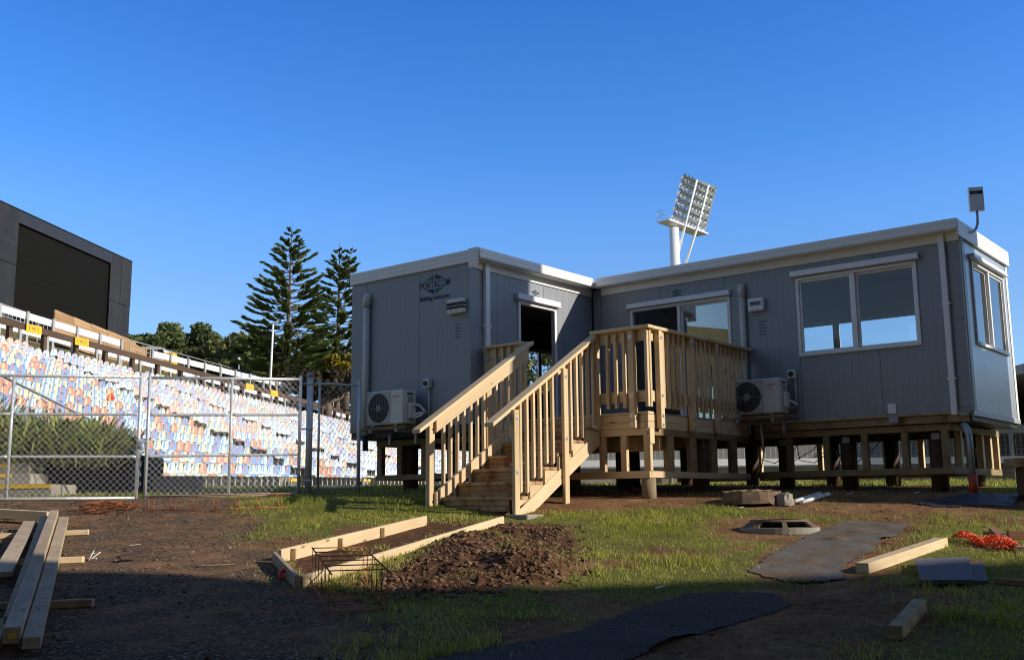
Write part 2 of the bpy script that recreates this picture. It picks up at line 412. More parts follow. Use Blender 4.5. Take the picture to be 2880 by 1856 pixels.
def axis_coords(fine0, fine1, step, lo, hi):
    a = list(np.arange(fine0, fine1, step)); s = step; x = fine0
    while x > lo: s *= 1.22; x -= s; a.insert(0, x)
    s = step; x = a[-1]
    while x < hi: s *= 1.22; x += s; a.append(x)
    return np.array(a)
gxs = axis_coords(-7.2, 7.4, .045, -2500, 2500); gys = axis_coords(5.0, 15.2, .045, -2500, 2500)
GX, GY = np.meshgrid(gxs, gys); GZ = ground_h(GX, GY)
gm = masks(GX, GY)
nx, ny = len(gxs), len(gys)
idx = np.arange(nx*ny).reshape(ny, nx)
fc = np.stack([idx[:-1, :-1], idx[:-1, 1:], idx[1:, 1:], idx[1:, :-1]], -1).reshape(-1, 4)
colr = np.stack([gm[0], gm[1], gm[2], np.ones_like(gm[0])], -1).reshape(-1, 4)

t = NT('ground_surface'); a = t.n('ShaderNodeVertexColor', layer_name='col'); sp = t.n('ShaderNodeSeparateColor'); t.l(a.outputs[0], sp.inputs[0])
p = t.geo(); n1 = t.noise(p, 2.2, 6, .6); n2 = t.noise(p, 14, 5, .65); n3 = t.noise(p, 75, 3, .6)
dirt = t.ramp(t.math('ADD', t.math('MULTIPLY', n1, .5), t.math('MULTIPLY', n2, .5)), [(.36, (.10, .05, .024)), (.5, (.20, .106, .052)), (.66, (.33, .195, .105))])
dug = t.ramp(n2, [(.35, (.045, .022, .012)), (.52, (.115, .058, .03)), (.68, (.19, .10, .055))])
vo = t.n('ShaderNodeTexVoronoi'); vo.inputs['Scale'].default_value = 58; t.l(p, vo.inputs['Vector'])
sc_ = t.n('ShaderNodeSeparateColor'); t.l(vo.outputs['Color'], sc_.inputs[0])
grv = t.ramp(sc_.outputs[0], [(.0, (.050, .032, .020)), (.55, (.105, .070, .043)), (.85, (.17, .12, .078)), (.97, (.33, .26, .18))])
grv = t.mix(t.ramp(n1, [(.42, 0), (.60, .8)]), grv, dirt)
gr = t.ramp(t.math('ADD', t.math('MULTIPLY', n2, .6), t.math('MULTIPLY', n1, .4)), [(.35, (.07, .075, .02)), (.55, (.16, .155, .038)), (.7, (.26, .21, .07))])
edge = lambda m: t.ramp(t.math('ADD', m, t.math('MULTIPLY', t.math('SUBTRACT', n2, .5), .9)), [(.38, 0), (.62, 1)])
c = t.mix(edge(sp.outputs[0]), dirt, gr); c = t.mix(edge(sp.outputs[1]), c, grv); c = t.mix(edge(sp.outputs[2]), c, dug)
t.set(c, .95, 0, .12)
hh = t.math('ADD', t.math('MULTIPLY', n2, .7), t.math('ADD', t.math('MULTIPLY', n3, .25), t.math('MULTIPLY', vo.outputs['Distance'], .25)))
t.bump(hh, .03, .9); M['ground'] = t.m
gv = np.stack([GX, GY, GZ], -1).reshape(-1, 3)
tag(np_mesh('ground', gv, fc, M['ground'], colors=colr, smooth=True), kind='structure')

# ---- grass blades: one uncountable mass
def make_blades(n, xr, yr, seed, hmin, hmax, wid, thin=1.0, tuft=False):
    g = np.random.default_rng(seed); x = g.uniform(*xr, n); y = g.uniform(*yr, n)
    m = masks(x, y); clump = fbm(x*2.6, y*2.6, 3, 77); tall = fbm(x*1.3, y*1.3, 3, 78)
    pr = m[0]**1.5*np.clip((clump-.22)*2.6, .12, 1)*thin + m[2]*np.clip((clump-.60)*8, 0, .5)
    if tuft: pr = np.clip((fbm(x*4.2, y*4.2, 2, 79)-.60)*9, 0, 1)*np.clip((tall-.42)*5, 0, 1)*(m[0] > .35)*thin
    k = g.uniform(0, 1, n) < pr; x, y, clump, tall = x[k], y[k], clump[k], tall[k]; n = len(x)
    z = ground_h(x, y)-.006
    h = (hmin+(hmax-hmin)*g.uniform(0, 1, n)**1.6)*np.clip(.45+1.5*(tall-.3), .4, 1.5)
    th = g.uniform(0, 2*PI, n); lean = g.uniform(.1, 1.1, n); w = wid*g.uniform(.6, 1.3, n)
    ph = g.uniform(0, 2*PI, n)
    dx, dy = np.cos(ph)*lean*h, np.sin(ph)*lean*h
    sx, sy = np.cos(th)*w, np.sin(th)*w
    v0 = np.stack([x-sx, y-sy, z], 1); v1 = np.stack([x+sx, y+sy, z], 1)
    v2 = np.stack([x+dx*.4+sx*.7, y+dy*.4+sy*.7, z+h*.6], 1); v3 = np.stack([x+dx*.4-sx*.7, y+dy*.4-sy*.7, z+h*.6], 1)
    v4 = np.stack([x+dx, y+dy, z+h*(.95-.25*lean*.5)], 1)
    vv = np.stack([v0, v1, v2, v3, v4], 1).reshape(-1, 3); b = np.arange(n)*5
    f = np.concatenate([np.stack([b, b+1, b+2], 1), np.stack([b, b+2, b+3], 1), np.stack([b+3, b+2, b+4], 1)])
    q = np.clip(fbm(x*.9, y*.9, 3, 90)+g.normal(0, .13, n), 0, 1)[:, None]
    c0 = np.array([.15, .24, .028]); c1 = np.array([.44, .45, .085]); c2 = np.array([.62, .50, .21])
    c = np.where(q < .55, c0+(c1-c0)*q/.55, c1+(c2-c1)*(q-.55)/.45*.75)
    dead = g.uniform(0, 1, n) < .10; c[dead] = np.array([.34, .27, .13])*g.uniform(.6, 1.1, (dead.sum(), 1))
    cc = np.repeat(np.concatenate([c, np.ones((n, 1))], 1), 5, 0)
    return vv, f, cc
bl = [make_blades(260000, (-3.6, 7.4), (5.6, 14.2), 7, .05, .13, .0038, .9, True), make_blades(330000, (-3.6, 7.4), (5.2, 14.8), 1, .022, .080, .0034), make_blades(60000, (-9, 9.5), (14.8, 26), 2, .03, .10, .008)]
off = 0; vs, fs, cs = [], [], []
for a_, b_, c_ in bl: vs.append(a_); fs.append(b_+off); cs.append(c_); off += len(a_)
tag(np_mesh('grass', np.concatenate(vs), np.concatenate(fs), M['blade'], colors=np.concatenate(cs)), kind='stuff', label='patchy short green grass around the cabins', cat='grass')

# ---- loose stones on the gravel, clods on the dug soil
ICO = None
def lump_set(n, sampler, smin, smax, pal, seed, squash=.6, name='gravel', sink=.3, pw=2.5):
    global ICO
    if ICO is None:
        bm = bmesh.new(); bmesh.ops.create_icosphere(bm, subdivisions=1, radius=1); bm.verts.ensure_lookup_table()
        ICO = (np.array([v.co[:] for v in bm.verts]), np.array([[v.index for v in f.verts] for f in bm.faces])); bm.free()
    g = np.random.default_rng(seed); x, y = sampler(g, n); n = len(x)
    s = smin+(smax-smin)*g.uniform(0, 1, n)**pw
    bv = ICO[0][None]*(1+g.normal(0, .34, (n, len(ICO[0]), 1)))*s[:, None, None]*g.uniform(.6, 1.25, (n, 1, 3))*np.array([1, 1, squash])
    th = g.uniform(0, 2*PI, n); c_, s_ = np.cos(th)[:, None], np.sin(th)[:, None]
    X = bv[..., 0]*c_-bv[..., 1]*s_; Y = bv[..., 0]*s_+bv[..., 1]*c_
    z = ground_h(x, y)+s*squash*(1-sink)-s*squash*.5
    vv = np.stack([X+x[:, None], Y+y[:, None], bv[..., 2]+z[:, None]], -1).reshape(-1, 3)
    f = (ICO[1][None]+(np.arange(n)*len(ICO[0]))[:, None, None]).reshape(-1, 3)
    pal = np.array(pal); c = pal[g.integers(0, len(pal), n)]*g.uniform(.7, 1.2, (n, 1))
    cc = np.repeat(np.concatenate([c, np.ones((n, 1))], 1), len(ICO[0]), 0)
    return np_mesh(name, vv, f, M['stone'], colors=cc)
def samp_gravel(g, n):
    x = g.uniform(-6.8, .2, n); y = g.uniform(5.6, 14.6, n); m = masks(x, y); k = g.uniform(0, 1, n) < (m[1]*.9+m[3]*.25)*np.clip((fbm(x*1.2, y*1.2, 3, 55)-.25)*2.2, .15, 1); return x[k], y[k]
def samp_dirt(g, n):
    x = g.uniform(-.5, 6.8, n); y = g.uniform(6, 13.8, n); m = masks(x, y); k = g.uniform(0, 1, n) < m[3]*.5; return x[k], y[k]
def samp_dig(g, n):
    x = g.uniform(-1.4, .8, n); y = g.uniform(7.7, 12.2, n); m = masks(x, y); k = g.uniform(0, 1, n) < soft_poly(x, y, DIG, .3)*np.clip(1.4-(y-8)/4, .25, 1)*(.35+1.0*(fbm(x*3, y*3, 2, 66) > .45)); return x[k], y[k]
tag(lump_set(9000, samp_gravel, .004, .020, [(.12, .08, .05), (.095, .06, .037), (.16, .115, .075), (.24, .19, .135), (.07, .043, .027)], 3, name='gravel'), kind='stuff', label='small loose stones on the gravel drive', cat='gravel')
tag(lump_set(2500, samp_dirt, .004, .018, [(.14, .08, .045), (.11, .06, .033), (.19, .12, .07)], 4, name='dirt_crumbs'), kind='stuff', label='crumbs of dry brown dirt on the trodden ground', cat='dirt')
tag(lump_set(20000, samp_dig, .004, .036, [(.12, .062, .033), (.08, .041, .022), (.15, .082, .045), (.20, .12, .068)], 5, .7, 'soil_clods', .6, 5.0), kind='stuff', label='heap of dark freshly dug soil beside the timber formwork', cat='soil')

# ------------------------------------------------------------------ cabins
def wall_uv(o, off=0.0):
    me = o.data; uv = me.uv_layers['UVMap'].data; o0 = origin_of(o)
    for f in me.polygons:
        n = f.normal
        for li in f.loop_indices:
            p = V(me.vertices[me.loops[li].vertex_index].co)+o0-A3
            u = p.dot(E3) if abs(n.dot(D3)) > .7 else p.dot(D3)-off
            uv[li].uv = (u+100*1.19, p.z) if abs(n.z) < .7 else (.5, .5)

def wall_grid(mb, org, U, N, u0, u1, z0, z1, t0, t1, holes):
    """boxes of a wall with rectangular holes (ua, ub, za, zb); thickness t0..t1 along N"""
    us = sorted({u0, u1, *[h[0] for h in holes], *[h[1] for h in holes]})
    for a, b in zip(us[:-1], us[1:]):
        hs = sorted([h for h in holes if h[0] <= a+1e-6 and h[1] >= b-1e-6], key=lambda h: h[2]); z = z0
        for h in hs:
            if h[2] > z: mb.obox(org, U, N, K3, a, b, t0, t1, z, h[2])
            z = h[3]
        if z < z1: mb.obox(org, U, N, K3, a, b, t0, t1, z, z1)

def window(parent, org, U, N, u0, u1, z0, z1, mull, panes, hood=None, name='window', gm='glass', fw=.045, sash=.032, sill=True, door=False):
    """frame with hood, mullion, sashes and panes; N points outwards"""
    mb = MB(); o = lambda a, b, c, d, e, f: mb.obox(org, U, N, K3, a, b, c, d, e, f)
    n0, n1 = -.055, .022
    o(u0, u0+fw, n0, n1, z0, z1); o(u1-fw, u1, n0, n1, z0, z1); o(u0+fw, u1-fw, n0, n1, z1-fw, z1); o(u0+fw, u1-fw, n0, n1+(.012 if sill else 0), z0, z0+(fw if sill else .02))
    fr = mb.build(name, M['frame'], parent, .003)
    if hood:
        h = MB(); a, b, c, d = hood; h.obox(org, U, N, K3, a, b, .0, .075, c, d); h.obox(org, U, N, K3, a-.012, b+.012, .0, .088, c-.012, c+.004); h.build('hood', M['white'], fr, .003)
    edges = [u0+fw]+list(mull)+[u1-fw]
    for i in range(len(mull)):
        m_ = MB(); m_.obox(org, U, N, K3, mull[i]-.028, mull[i]+.028, n0+.005, n1-.006, z0+fw, z1-fw); m_.build('mullion', M['frame'], fr, .003)
    for i, on in enumerate(panes):
        if not on: continue
        a = edges[i]+(.028 if i > 0 else 0); b = edges[i+1]-(.028 if i < len(mull) else 0); k = -.018 if i % 2 else -.040
        s_ = MB(); za, zb = z0+fw, z1-fw
        for q in ((a, a+sash, za, zb), (b-sash, b, za, zb), (a+sash, b-sash, za, za+sash), (a+sash, b-sash, zb-sash, zb)): s_.obox(org, U, N, K3, q[0], q[1], k-.012, k+.012, q[2], q[3])
        ss = s_.build('sash', M['frame'], fr, .002)
        g = MB(); q0 = V(org)+V(N)*k; c_ = [q0+V(U)*x+K3*y for x, y in ((a+sash, za+sash), (b-sash, za+sash), (b-sash, zb-sash), (a+sash, zb-sash))]
        g.face(c_); g.build('pane', M[gm], fr, fixn=False)
    return fr

Ld = 5.932; EB = -2.997
right_cabin = thing('site_cabin', P(3, 1.3, -.6), 'long grey portable cabin on the right with a wide two-pane window', 'cabin', 'portable cabins')
left_cabin = thing('site_cabin', P(7.3, 0, -.6), 'grey portable cabin on the left with the diamond logo on its end wall', 'cabin', 'portable cabins')

# --- right cabin shell
W_ = (.598, 2.39, .934, 2.13); DR = (3.49, 5.34, .02, 2.01); BW = (.9, 4.6, .95, 1.845); EW = (.64, 2.30, .925, 2.13)
orgF = P(0, .2, 0); orgBk = P(0, 2.63, 0); orgE = P(0, 0, 0)
mb = MB()
wall_grid(mb, orgF, D3, -E3, 0, 6.10, 0, 2.44, -.05, 0, [W_, DR])
wall_grid(mb, orgBk, D3, E3, 0, 6.10, 0, 2.44, -.05, 0, [BW])
o = mb.build('wall', M['wall'], right_cabin); wall_uv(o)
mb = MB(); wall_grid(mb, P(.006, 0, 0), E3, -D3, .25, 2.58, 0, 2.40, -.05, 0, [EW]); o = mb.build('end_wall', M['wall_end'], right_cabin); wall_uv(o)
mb = MB()
wall_grid(mb, orgF, D3, -E3, .056, 6.10, .06, 2.38, -.062, -.0505, [W_, DR]); wall_grid(mb, orgBk, D3, E3, .056, 6.10, .06, 2.38, -.062, -.0505, [BW])
wall_grid(mb, P(.006, 0, 0), E3, -D3, .263, 2.567, .06, 2.38, -.062, -.0505, [EW]); mb.obox(P(0, 0, 0), D3, E3, K3, 6.085, 6.1, .263, 2.567, .06, 2.38)
mb.build('lining', M['lining'], right_cabin)
mb = FB(); mb.fb(.06, 6.08, .262, 2.568, .0, .06); mb.build('floor', M['lino'], right_cabin)
mb = FB(); mb.fb(.06, 6.08, .262, 2.568, 2.382, 2.42); mb.build('ceiling', M['lining'], right_cabin)
mb = FB(); mb.fb(-.02, 6.10, .04, 2.66, 2.445, 2.56); mb.build('roof', M['trim'], right_cabin)
mb = FB(); mb.fb(-.035, 5.90, .0, .035, 2.452, 2.6); mb.fb(-.035, 5.90, .035, .10, 2.452, 2.47); mb.build('fascia', M['fascia'], right_cabin, .004)
mb = FB(); mb.fb(-.042, -.006, .036, 2.66, 2.365, 2.595); mb.build('end_fascia', M['fascia'], right_cabin, .004)
mb = FB(); mb.fb(-.02, 6.1, 2.632, 2.668, 2.40, 2.597); mb.build('back_fascia', M['fascia'], right_cabin)
mb = FB(); mb.fb(.0, 5.92, .176, .1995, 2.33, 2.444); mb.build('wall_head_trim', M['trim'], right_cabin)
mb = FB(); mb.fb(0, .155, .194, .1995, 0.0, 2.33); mb.fb(-.0015, .003, .1945, .40, .0, 2.365); mb.build('corner_trim', M['wall'], right_cabin); 
mb = FB(); mb.fb(-.002, .004, 2.53, 2.635, -.03, 2.365); mb.build('corner_trim', M['trim'], right_cabin)
mb = FB(); mb.fb(.03, 5.9, .15, .235, -.045, -.001); mb.build('base_trim', M['pine_grey'], right_cabin)
mb = FB(); mb.fb(-.012, .03, .20, 2.64, -.075, -.002); mb.build('base_channel', M['steel_dull'], right_cabin)
mb = FB(); mb.fb(.035, 6.0, .26, 2.60, -.14, -.003); mb.build('chassis', M['dark'], right_cabin)
window(right_cabin, orgF, D3, -E3, *W_, [1.515], [1, 1], (.552, 2.452, 2.158, 2.232))
window(right_cabin, orgBk, D3, E3, *BW, [2.755], [1, 1])
window(right_cabin, orgE, E3, -D3, *EW, [1.49], [1, 1], (.59, 2.345, 2.152, 2.208), gm='glass_door')
window(right_cabin, orgF, D3, -E3, *DR, [4.42], [1, 0], (3.476, 5.38, 2.03, 2.10), name='sliding_door', sill=False, gm='glass_door')
mb = MB(); mb.obox(orgF, D3, -E3, K3, 3.56, 4.38, -.062, -.058, .08, 1.94); mb.build('stacked_pane', M['glass_door'], right_cabin)
mb = MB(); mb.obox(orgF, D3, -E3, K3, .188, .268, .005, .062, -.06, 2.45); dp = mb.build('downpipe', M['white'], right_cabin, .006)
for z in (.42, 1.45): mb = MB(); mb.obox(orgF, D3, -E3, K3, .165, .29, .0, .066, z, z+.022); mb.build('bracket', M['white'], dp)
def round_pipe(par, d, e, z0, z1, r, name='conduit_pipe'):
    mb = MB(); mb.tube([P(d, e, z0), P(d, e, z1-.16)], r, 12); o = mb.build(name, M['pvc'], par)
    mb = MB(); mb.tube([P(d, e, z1-.17), P(d, e, z1-.04), P(d, e+.02, z1+.0), P(d, e+.06, z1+.01)], r*1.22, 12); mb.build('elbow', M['pvc'], o)
round_pipe(right_cabin, 3.265, .145, .30, 2.12, .047)
def meter(par, d0, d1, z0, z1, e0, dark):
    mb = FB(); mb.fb(d0, d1, e0-.095, e0-.001, z0, z1); b = mb.build('meter_box', M['white'] if not dark else M['ac'], par, .012)
    w = d1-d0; h = z1-z0
    if dark:
        for q in ((.52, .74), (.30, .48)): mb = FB(); mb.fb(d0+.0, d1-.004, e0-.1, e0-.02, z0+h*q[0], z0+h*q[1]); mb.build('dark_band', M['dark'], b, .004)
    else:
        mb = FB(); mb.fb(d0+.03, d1-.03, e0-.1, e0-.09, z0+h*.38, z0+h*.78); mb.build('breaker_window', M['grey_plastic'], b, .003)
        mb = FB(); mb.fb(d0+.05, d1-.05, e0-.104, e0-.1, z0+h*.48, z0+h*.68); mb.build('breaker_row', M['ink'], b)
    for k in (.4, .7): mb = MB(); c = P(d0+w*k, e0-.0955, z0+h*.16); mb.tube([c, c-E3*.006], .009, 8); mb.build('screw', M['dark'], b)
meter(right_cabin, 2.90, 3.15, 1.70, 1.90, .2, False)
def sticker(par, d0, d1, z0, z1, e0, rows):
    mb = MB(); h = (z1-z0)/(rows*2)
    for i in range(rows):
        L = (d1-d0)*random.uniform(.6, 1); mb.obox(P(0, e0, 0), D3, E3, K3, d1-L, d1, -.0012, -.0004, z0+i*2*h, z0+i*2*h+h*.7)
    return mb.build('printed_notice', M['ink'], par)
# --- isolator switches and conduits
def isolator(par, d, z, e0, path):
    mb = FB(); mb.fb(d-.062, d+.062, e0-.085, e0-.001, z-.068, z+.068); b = mb.build('isolator_switch', M['ac'], par, .008)
    mb = MB(); c = P(d, e0-.0855, z); mb.tube([c, c-E3*.018], .04, 14); mb.build('knob', M['dark'], b)
    mb = MB(); mb.tube([P(*q) for q in path], .014, 8); mb.build('flexible_conduit', M['pvc'], b)
isolator(right_cabin, 2.51, .68, .2, [(2.47, .17, .62), (2.465, .17, .30), (2.47, .16, .22), (2.53, .14, .17), (2.58, .10, .20), (2.60, .06, .25)])
isolator(left_cabin, Ld+1.04, .63, EB, [(Ld+1.02, EB-.03, .57), (Ld+1.015, EB-.03, .12), (Ld+1.04, EB-.03, .09), (Ld+1.25, EB-.03, .085)])
# notice plates at the foot of the right cabin wall
mb = FB(); mb.fb(1.02, 1.13, .19, .1992, .01, .15); mb.build('notice_plate', M['white'], right_cabin, .002)
mb = FB(); mb.fb(.97, 1.10, .10, .149, -.13, -.035); mb.build('junction_box', M['grey_plastic'], right_cabin, .006)
# wireless box on a swan-neck conduit at the roof corner
bc = V((6.577, 14.2, 4.12+EYE)); bx = V((.98, -.2, 0)).normalized(); by = V((.2, .98, 0)).normalized()
mb = MB(); mb.obox(bc, bx, by, K3, -.098, .098, -.04, .04, -.172, .172); wb = mb.build('wireless_box', M['white'], right_cabin, .006)
mb = MB(); mb.obox(bc, bx, by, K3, -.083, .083, -.0425, -.0405, .068, .115); lb = mb.build('label_plate', M['dark'], wb)
text_mesh('label_text', 'clarity', .036, bc+bx*-.074-by*.0435+K3*.079, bx, K3, M['grey_plastic'], wb, shear=.2)
mb = MB(); mb.tube([bc+V((0, .0, -.172)), bc+V((.0, 0, -.26)), bc+V((-.004, 0, -.34)), bc+V((-.03, 0, -.42)), bc+V((-.085, -.01, -.47)), bc+V((-.16, -.05, -.495)), bc+V((-.26, -.13, -.505))]+[P(-.03, .16, 2.33), P(-.02, .165, 2.25), P(-.02, .155, 1.4), P(-.02, .15, .5), P(-.02, .16, .12), P(-.01, .2, .0), P(.06, .16, -.06), P(.16, .16, -.06)], .018, 10)
mb.build('conduit', M['steel_dull'], wb)

# --- left cabin shell
dw = 6.132; LDR = (-1.871, -.857, .02, 1.992); LFW = (1.15, 2.8, .95, 1.865); eL = 3.2
orgD = P(dw, 0, 0); orgL = P(0, EB, 0); orgW = P(8.738, 0, 0)
mb = MB()
wall_grid(mb, orgL, D3, -E3, dw, 8.738, -.02, 2.42, -.05, 0, [])
wall_grid(mb, orgD, E3, -D3, EB+.05, .19, -.02, 2.44, -.05, 0, [LDR])
wall_grid(mb, orgW, E3, D3, EB+.05, eL, -.02, 2.44, -.05, 0, [LFW])
mb.obox(P(0, 0, 0), D3, E3, K3, 6.19, 8.688, eL-.05, eL, 0, 2.44)
o = mb.build('wall', M['wall'], left_cabin); wall_uv(o, Ld+.06)
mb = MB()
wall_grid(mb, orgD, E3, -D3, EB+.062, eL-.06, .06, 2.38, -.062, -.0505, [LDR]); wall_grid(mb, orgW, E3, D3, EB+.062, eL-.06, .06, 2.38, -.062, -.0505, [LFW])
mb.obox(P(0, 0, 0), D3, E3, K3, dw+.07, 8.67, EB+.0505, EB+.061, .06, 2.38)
M['lining_dim'] = paint('dimmed_brown_lining', (.20, .17, .13), .7, .08, 2)  # lining darkened in colour to stand for the dim interior
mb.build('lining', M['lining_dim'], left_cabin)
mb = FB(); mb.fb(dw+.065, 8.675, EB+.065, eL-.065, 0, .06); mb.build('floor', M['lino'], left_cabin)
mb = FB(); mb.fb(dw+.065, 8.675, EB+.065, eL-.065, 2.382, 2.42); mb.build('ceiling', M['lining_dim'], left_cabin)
mb = FB(); mb.fb(Ld+.02, 8.76, EB+.02, eL, 2.445, 2.56); mb.build('roof', M['trim'], left_cabin)
mb = FB(); mb.fb(Ld, Ld+.035, EB-.003, -.03, 2.452, 2.6); mb.fb(Ld+.036, Ld+.10, EB+.03, -.03, 2.452, 2.47); mb.build('fascia', M['fascia'], left_cabin, .004)
mb = FB(); mb.fb(Ld+.036, 8.765, EB-.036, EB-.001, 2.40, 2.592); mb.fb(Ld+.002, Ld+.20, EB-.040, EB-.0365, 2.31, 2.606); mb.build('end_fascia', M['fascia'], left_cabin, .004)
mb = FB(); mb.fb(dw-.02, dw-.0005, EB+.02, .17, 2.33, 2.444); mb.build('wall_head_trim', M['trim'], left_cabin)
mb = FB(); mb.fb(dw-.006, dw+.20, EB-.0065, EB-.0005, -.02, 2.39); mb.build('corner_trim', M['wall'], left_cabin)
mb = FB(); mb.fb(dw+.02, 8.73, EB+.02, eL, -.15, -.021); mb.build('chassis', M['dark'], left_cabin)
mb = FB(); mb.fb(8.45, 8.735, EB-.004, EB+.06, -.045, .07); mb.build('base_trim', M['pine_grey'], left_cabin)
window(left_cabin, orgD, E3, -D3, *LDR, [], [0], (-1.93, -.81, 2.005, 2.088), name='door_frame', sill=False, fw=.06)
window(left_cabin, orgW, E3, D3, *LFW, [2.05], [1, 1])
mb = FB(); mb.fb(dw-.065, dw-.003, EB+.285, EB+.39, -.05, 2.45); dp = mb.build('downpipe', M['white'], left_cabin, .006)
mb = FB(); mb.fb(dw-.07, dw, EB+.25, EB+.42, 1.45, 1.475); mb.build('bracket', M['white'], dp)
round_pipe(left_cabin, Ld+2.39, EB-.06, -.10, 2.15, .055)
mb = MB(); mb.tube([P(Ld+2.39, EB-.06, -.10), P(Ld+2.39, EB-.05, -.34)], .045, 10); mb.build('drain_pipe', M['dark'], left_cabin)
meter(left_cabin, Ld+.27, Ld+.60, 1.64, 1.865, EB, True)
# printed logo: text runs towards -d
Ur = -D3; o0 = P(Ld+1.247, EB-.0015, 0)
def logo(par, org, U, N, s, tag_, small=False):
    """diamond of four triangles with the company name across; s scales (1 = 0.63 m wide)"""
    U = V(U); N = V(N); q = lambda x, z: V(org)+U*x*s+K3*z*s
    g = .012
    for nm, pts, mt in (('logo_triangle', [(.315-g, .115), (.315-g, .20), (.11, .115)], 'green_logo'), ('logo_triangle', [(.315+g, .115), (.52, .115), (.315+g, .20)], 'blue_logo'),
                        ('logo_triangle', [(.315-g, -.03), (.11, -.03), (.315-g, -.115)], 'blue_logo'), ('logo_triangle', [(.315+g, -.03), (.315+g, -.115), (.52, -.03)], 'green_logo')):
        mb = MB(); mb.face([q(*a) for a in pts]); mb.build(nm, M[mt], par, fixn=False)
    o_, me = text_mesh('logo_text', 'PORTACOM', .155*s, q(0, -.012), U, K3, M['blue_logo'], par, offs=.0008)
    xs = [v.co.dot(U) for v in me.vertices]; L = max(xs)-min(xs); o1 = q(0, 0)-origin_of(par)
    for v in me.vertices:
        r = V(v.co)-o1; v.co = o1+U*(r.dot(U)*.63*s/L)+K3*r.z+N*.0006
    o_, me = text_mesh('logo_caption', tag_, .098*s, q(.0, -.20), U, K3, M['blue_logo'], par, offs=.0015)
    xs = [v.co.dot(U) for v in me.vertices]; L = max(xs)-min(xs); o1 = q(0, -.2)-origin_of(par)
    for v in me.vertices:
        r = V(v.co)-o1; v.co = o1+U*(r.dot(U)*.62*s/L)+K3*r.z+N*.0006
logo(left_cabin, P(Ld+1.247, EB-.0022, 2.128), -D3, -E3, 1.0, 'Building Solutions')
logo(left_cabin, P(dw-.0022, EB+1.50, 2.16), E3, -D3, .29, 'Building Solutions')
sticker(left_cabin, Ld+.34, Ld+.50, 1.28, 1.52, EB, 5)
logo(right_cabin, P(4.53, .1978, 2.19), -D3, -E3, .27, 'Building Solutions')
sticker(right_cabin, 2.88, 3.02, 1.33, 1.58, .2, 5)

# --- air conditioners on timber brackets
M['fan_dark'] = paint('fan_recess', (.055, .055, .052), .6, .3, 6)
def ac_unit(name, d0, z0, e_front, label, pipes):
    w, h, dp = .79, .535, .29
    t = thing(name, P(d0+w/2, e_front+dp/2, z0), label, 'air conditioner', 'outdoor air conditioning units')
    mb = FB(); mb.fb(d0, d0+w, e_front, e_front+dp, z0+.02, z0+h); b = mb.build('casing', M['ac'], t, .012)
    for dd in (d0+.12, d0+w-.17): mb = FB(); mb.fb(dd, dd+.05, e_front+.0, e_front+dp, z0-.005, z0+.0195); mb.build('foot', M['grey_plastic'], t)
    # fan opening on the left (larger d) half
    cx = d0+w-.27; cz = z0+h/2+.008; r = .222
    mb = MB(); nn = 40; ring = []
    for k in range(nn): a = 2*PI*k/nn; ring.append(P(cx+r*math.cos(a)*1.02, e_front-.0035, cz+r*math.sin(a)))
    mb.prism(ring, E3*.003); fo = mb.build('fan_opening', M['fan_dark'], t)
    mb = MB(); a0 = P(cx, e_front-.005, cz)
    mb.tube([a0, a0-E3*.002], .055, 16); mb.build('fan_hub', M['grey_plastic'], fo)
    mb = MB()
    for k in range(15):
        x = cx-.238+k*.034; mb.tube([P(x, e_front-.010, z0+.045), P(x, e_front-.010, z0+h-.03)], .0022, 5)
    for zz in (z0+.045, z0+h-.03, z0+h*.5): mb.tube([P(cx-.245, e_front-.011, zz), P(cx+.245, e_front-.011, zz)], .003, 5)
    mb.build('fan_grille', M['grey_plastic'], t)
    mb = FB(); mb.fb(d0+.262, d0+.27, e_front-.004, e_front-.0005, z0+.03, z0+h-.012); mb.build('panel_joint', M['grey_plastic'], t)
    text_mesh('brand_text', 'FUJITSU', .042, P(d0+.215, e_front-.002, z0+h-.115), -D3, K3, M['red_ink'], t, shear=.25)
    mb = FB(); mb.fb(d0+.10, d0+.20, e_front-.0015, e_front-.0005, z0+h-.168, z0+h-.162); mb.build('model_text', M['ink'], t)
    mb = FB(); mb.fb(d0-.052, d0-.001, e_front+.10, e_front+.25, z0+.09, z0+h*.62); mb.build('valve_cover', M['ac'], t, .02)
    mb = FB(); mb.fb(d0-.004, d0-.0005, e_front+.09, e_front+.22, z0+h-.075, z0+h-.05); mb.build('hand_grip', M['dark'], t)
    mb = FB(); mb.fb(d0-.0035, d0-.0005, e_front+.12, e_front+.22, z0+h-.19, z0+h-.10); mb.build('rating_label', M['grey_plastic'], t)
    for p_ in pipes:
        mb = MB(); mb.tube([P(*q) for q in p_], .020, 9); mb.build('insulated_pipe', M['white'], t)
    return t
ac_unit('air_conditioner', 2.545, .07, -.24, 'off-white air conditioner right of the deck railing beside the long cabin', [[(2.52, .04, .28), (2.46, .05, .25), (2.44, .12, .22), (2.5, .17, .2)]])
aL = Ld+1.17
ac_unit('air_conditioner', aL, -.005, EB-.44, 'off-white air conditioner on the logo cabin behind the stair rail', [[(aL-.02, EB-.28, .30), (aL-.10, EB-.20, .30), (aL-.14, EB-.12, .22), (aL-.12, EB-.16, .14), (aL-.04, EB-.26, .10)], [(aL-.02, EB-.30, .12), (aL-.09, EB-.2, .17), (aL-.1, EB-.04, .2)]])
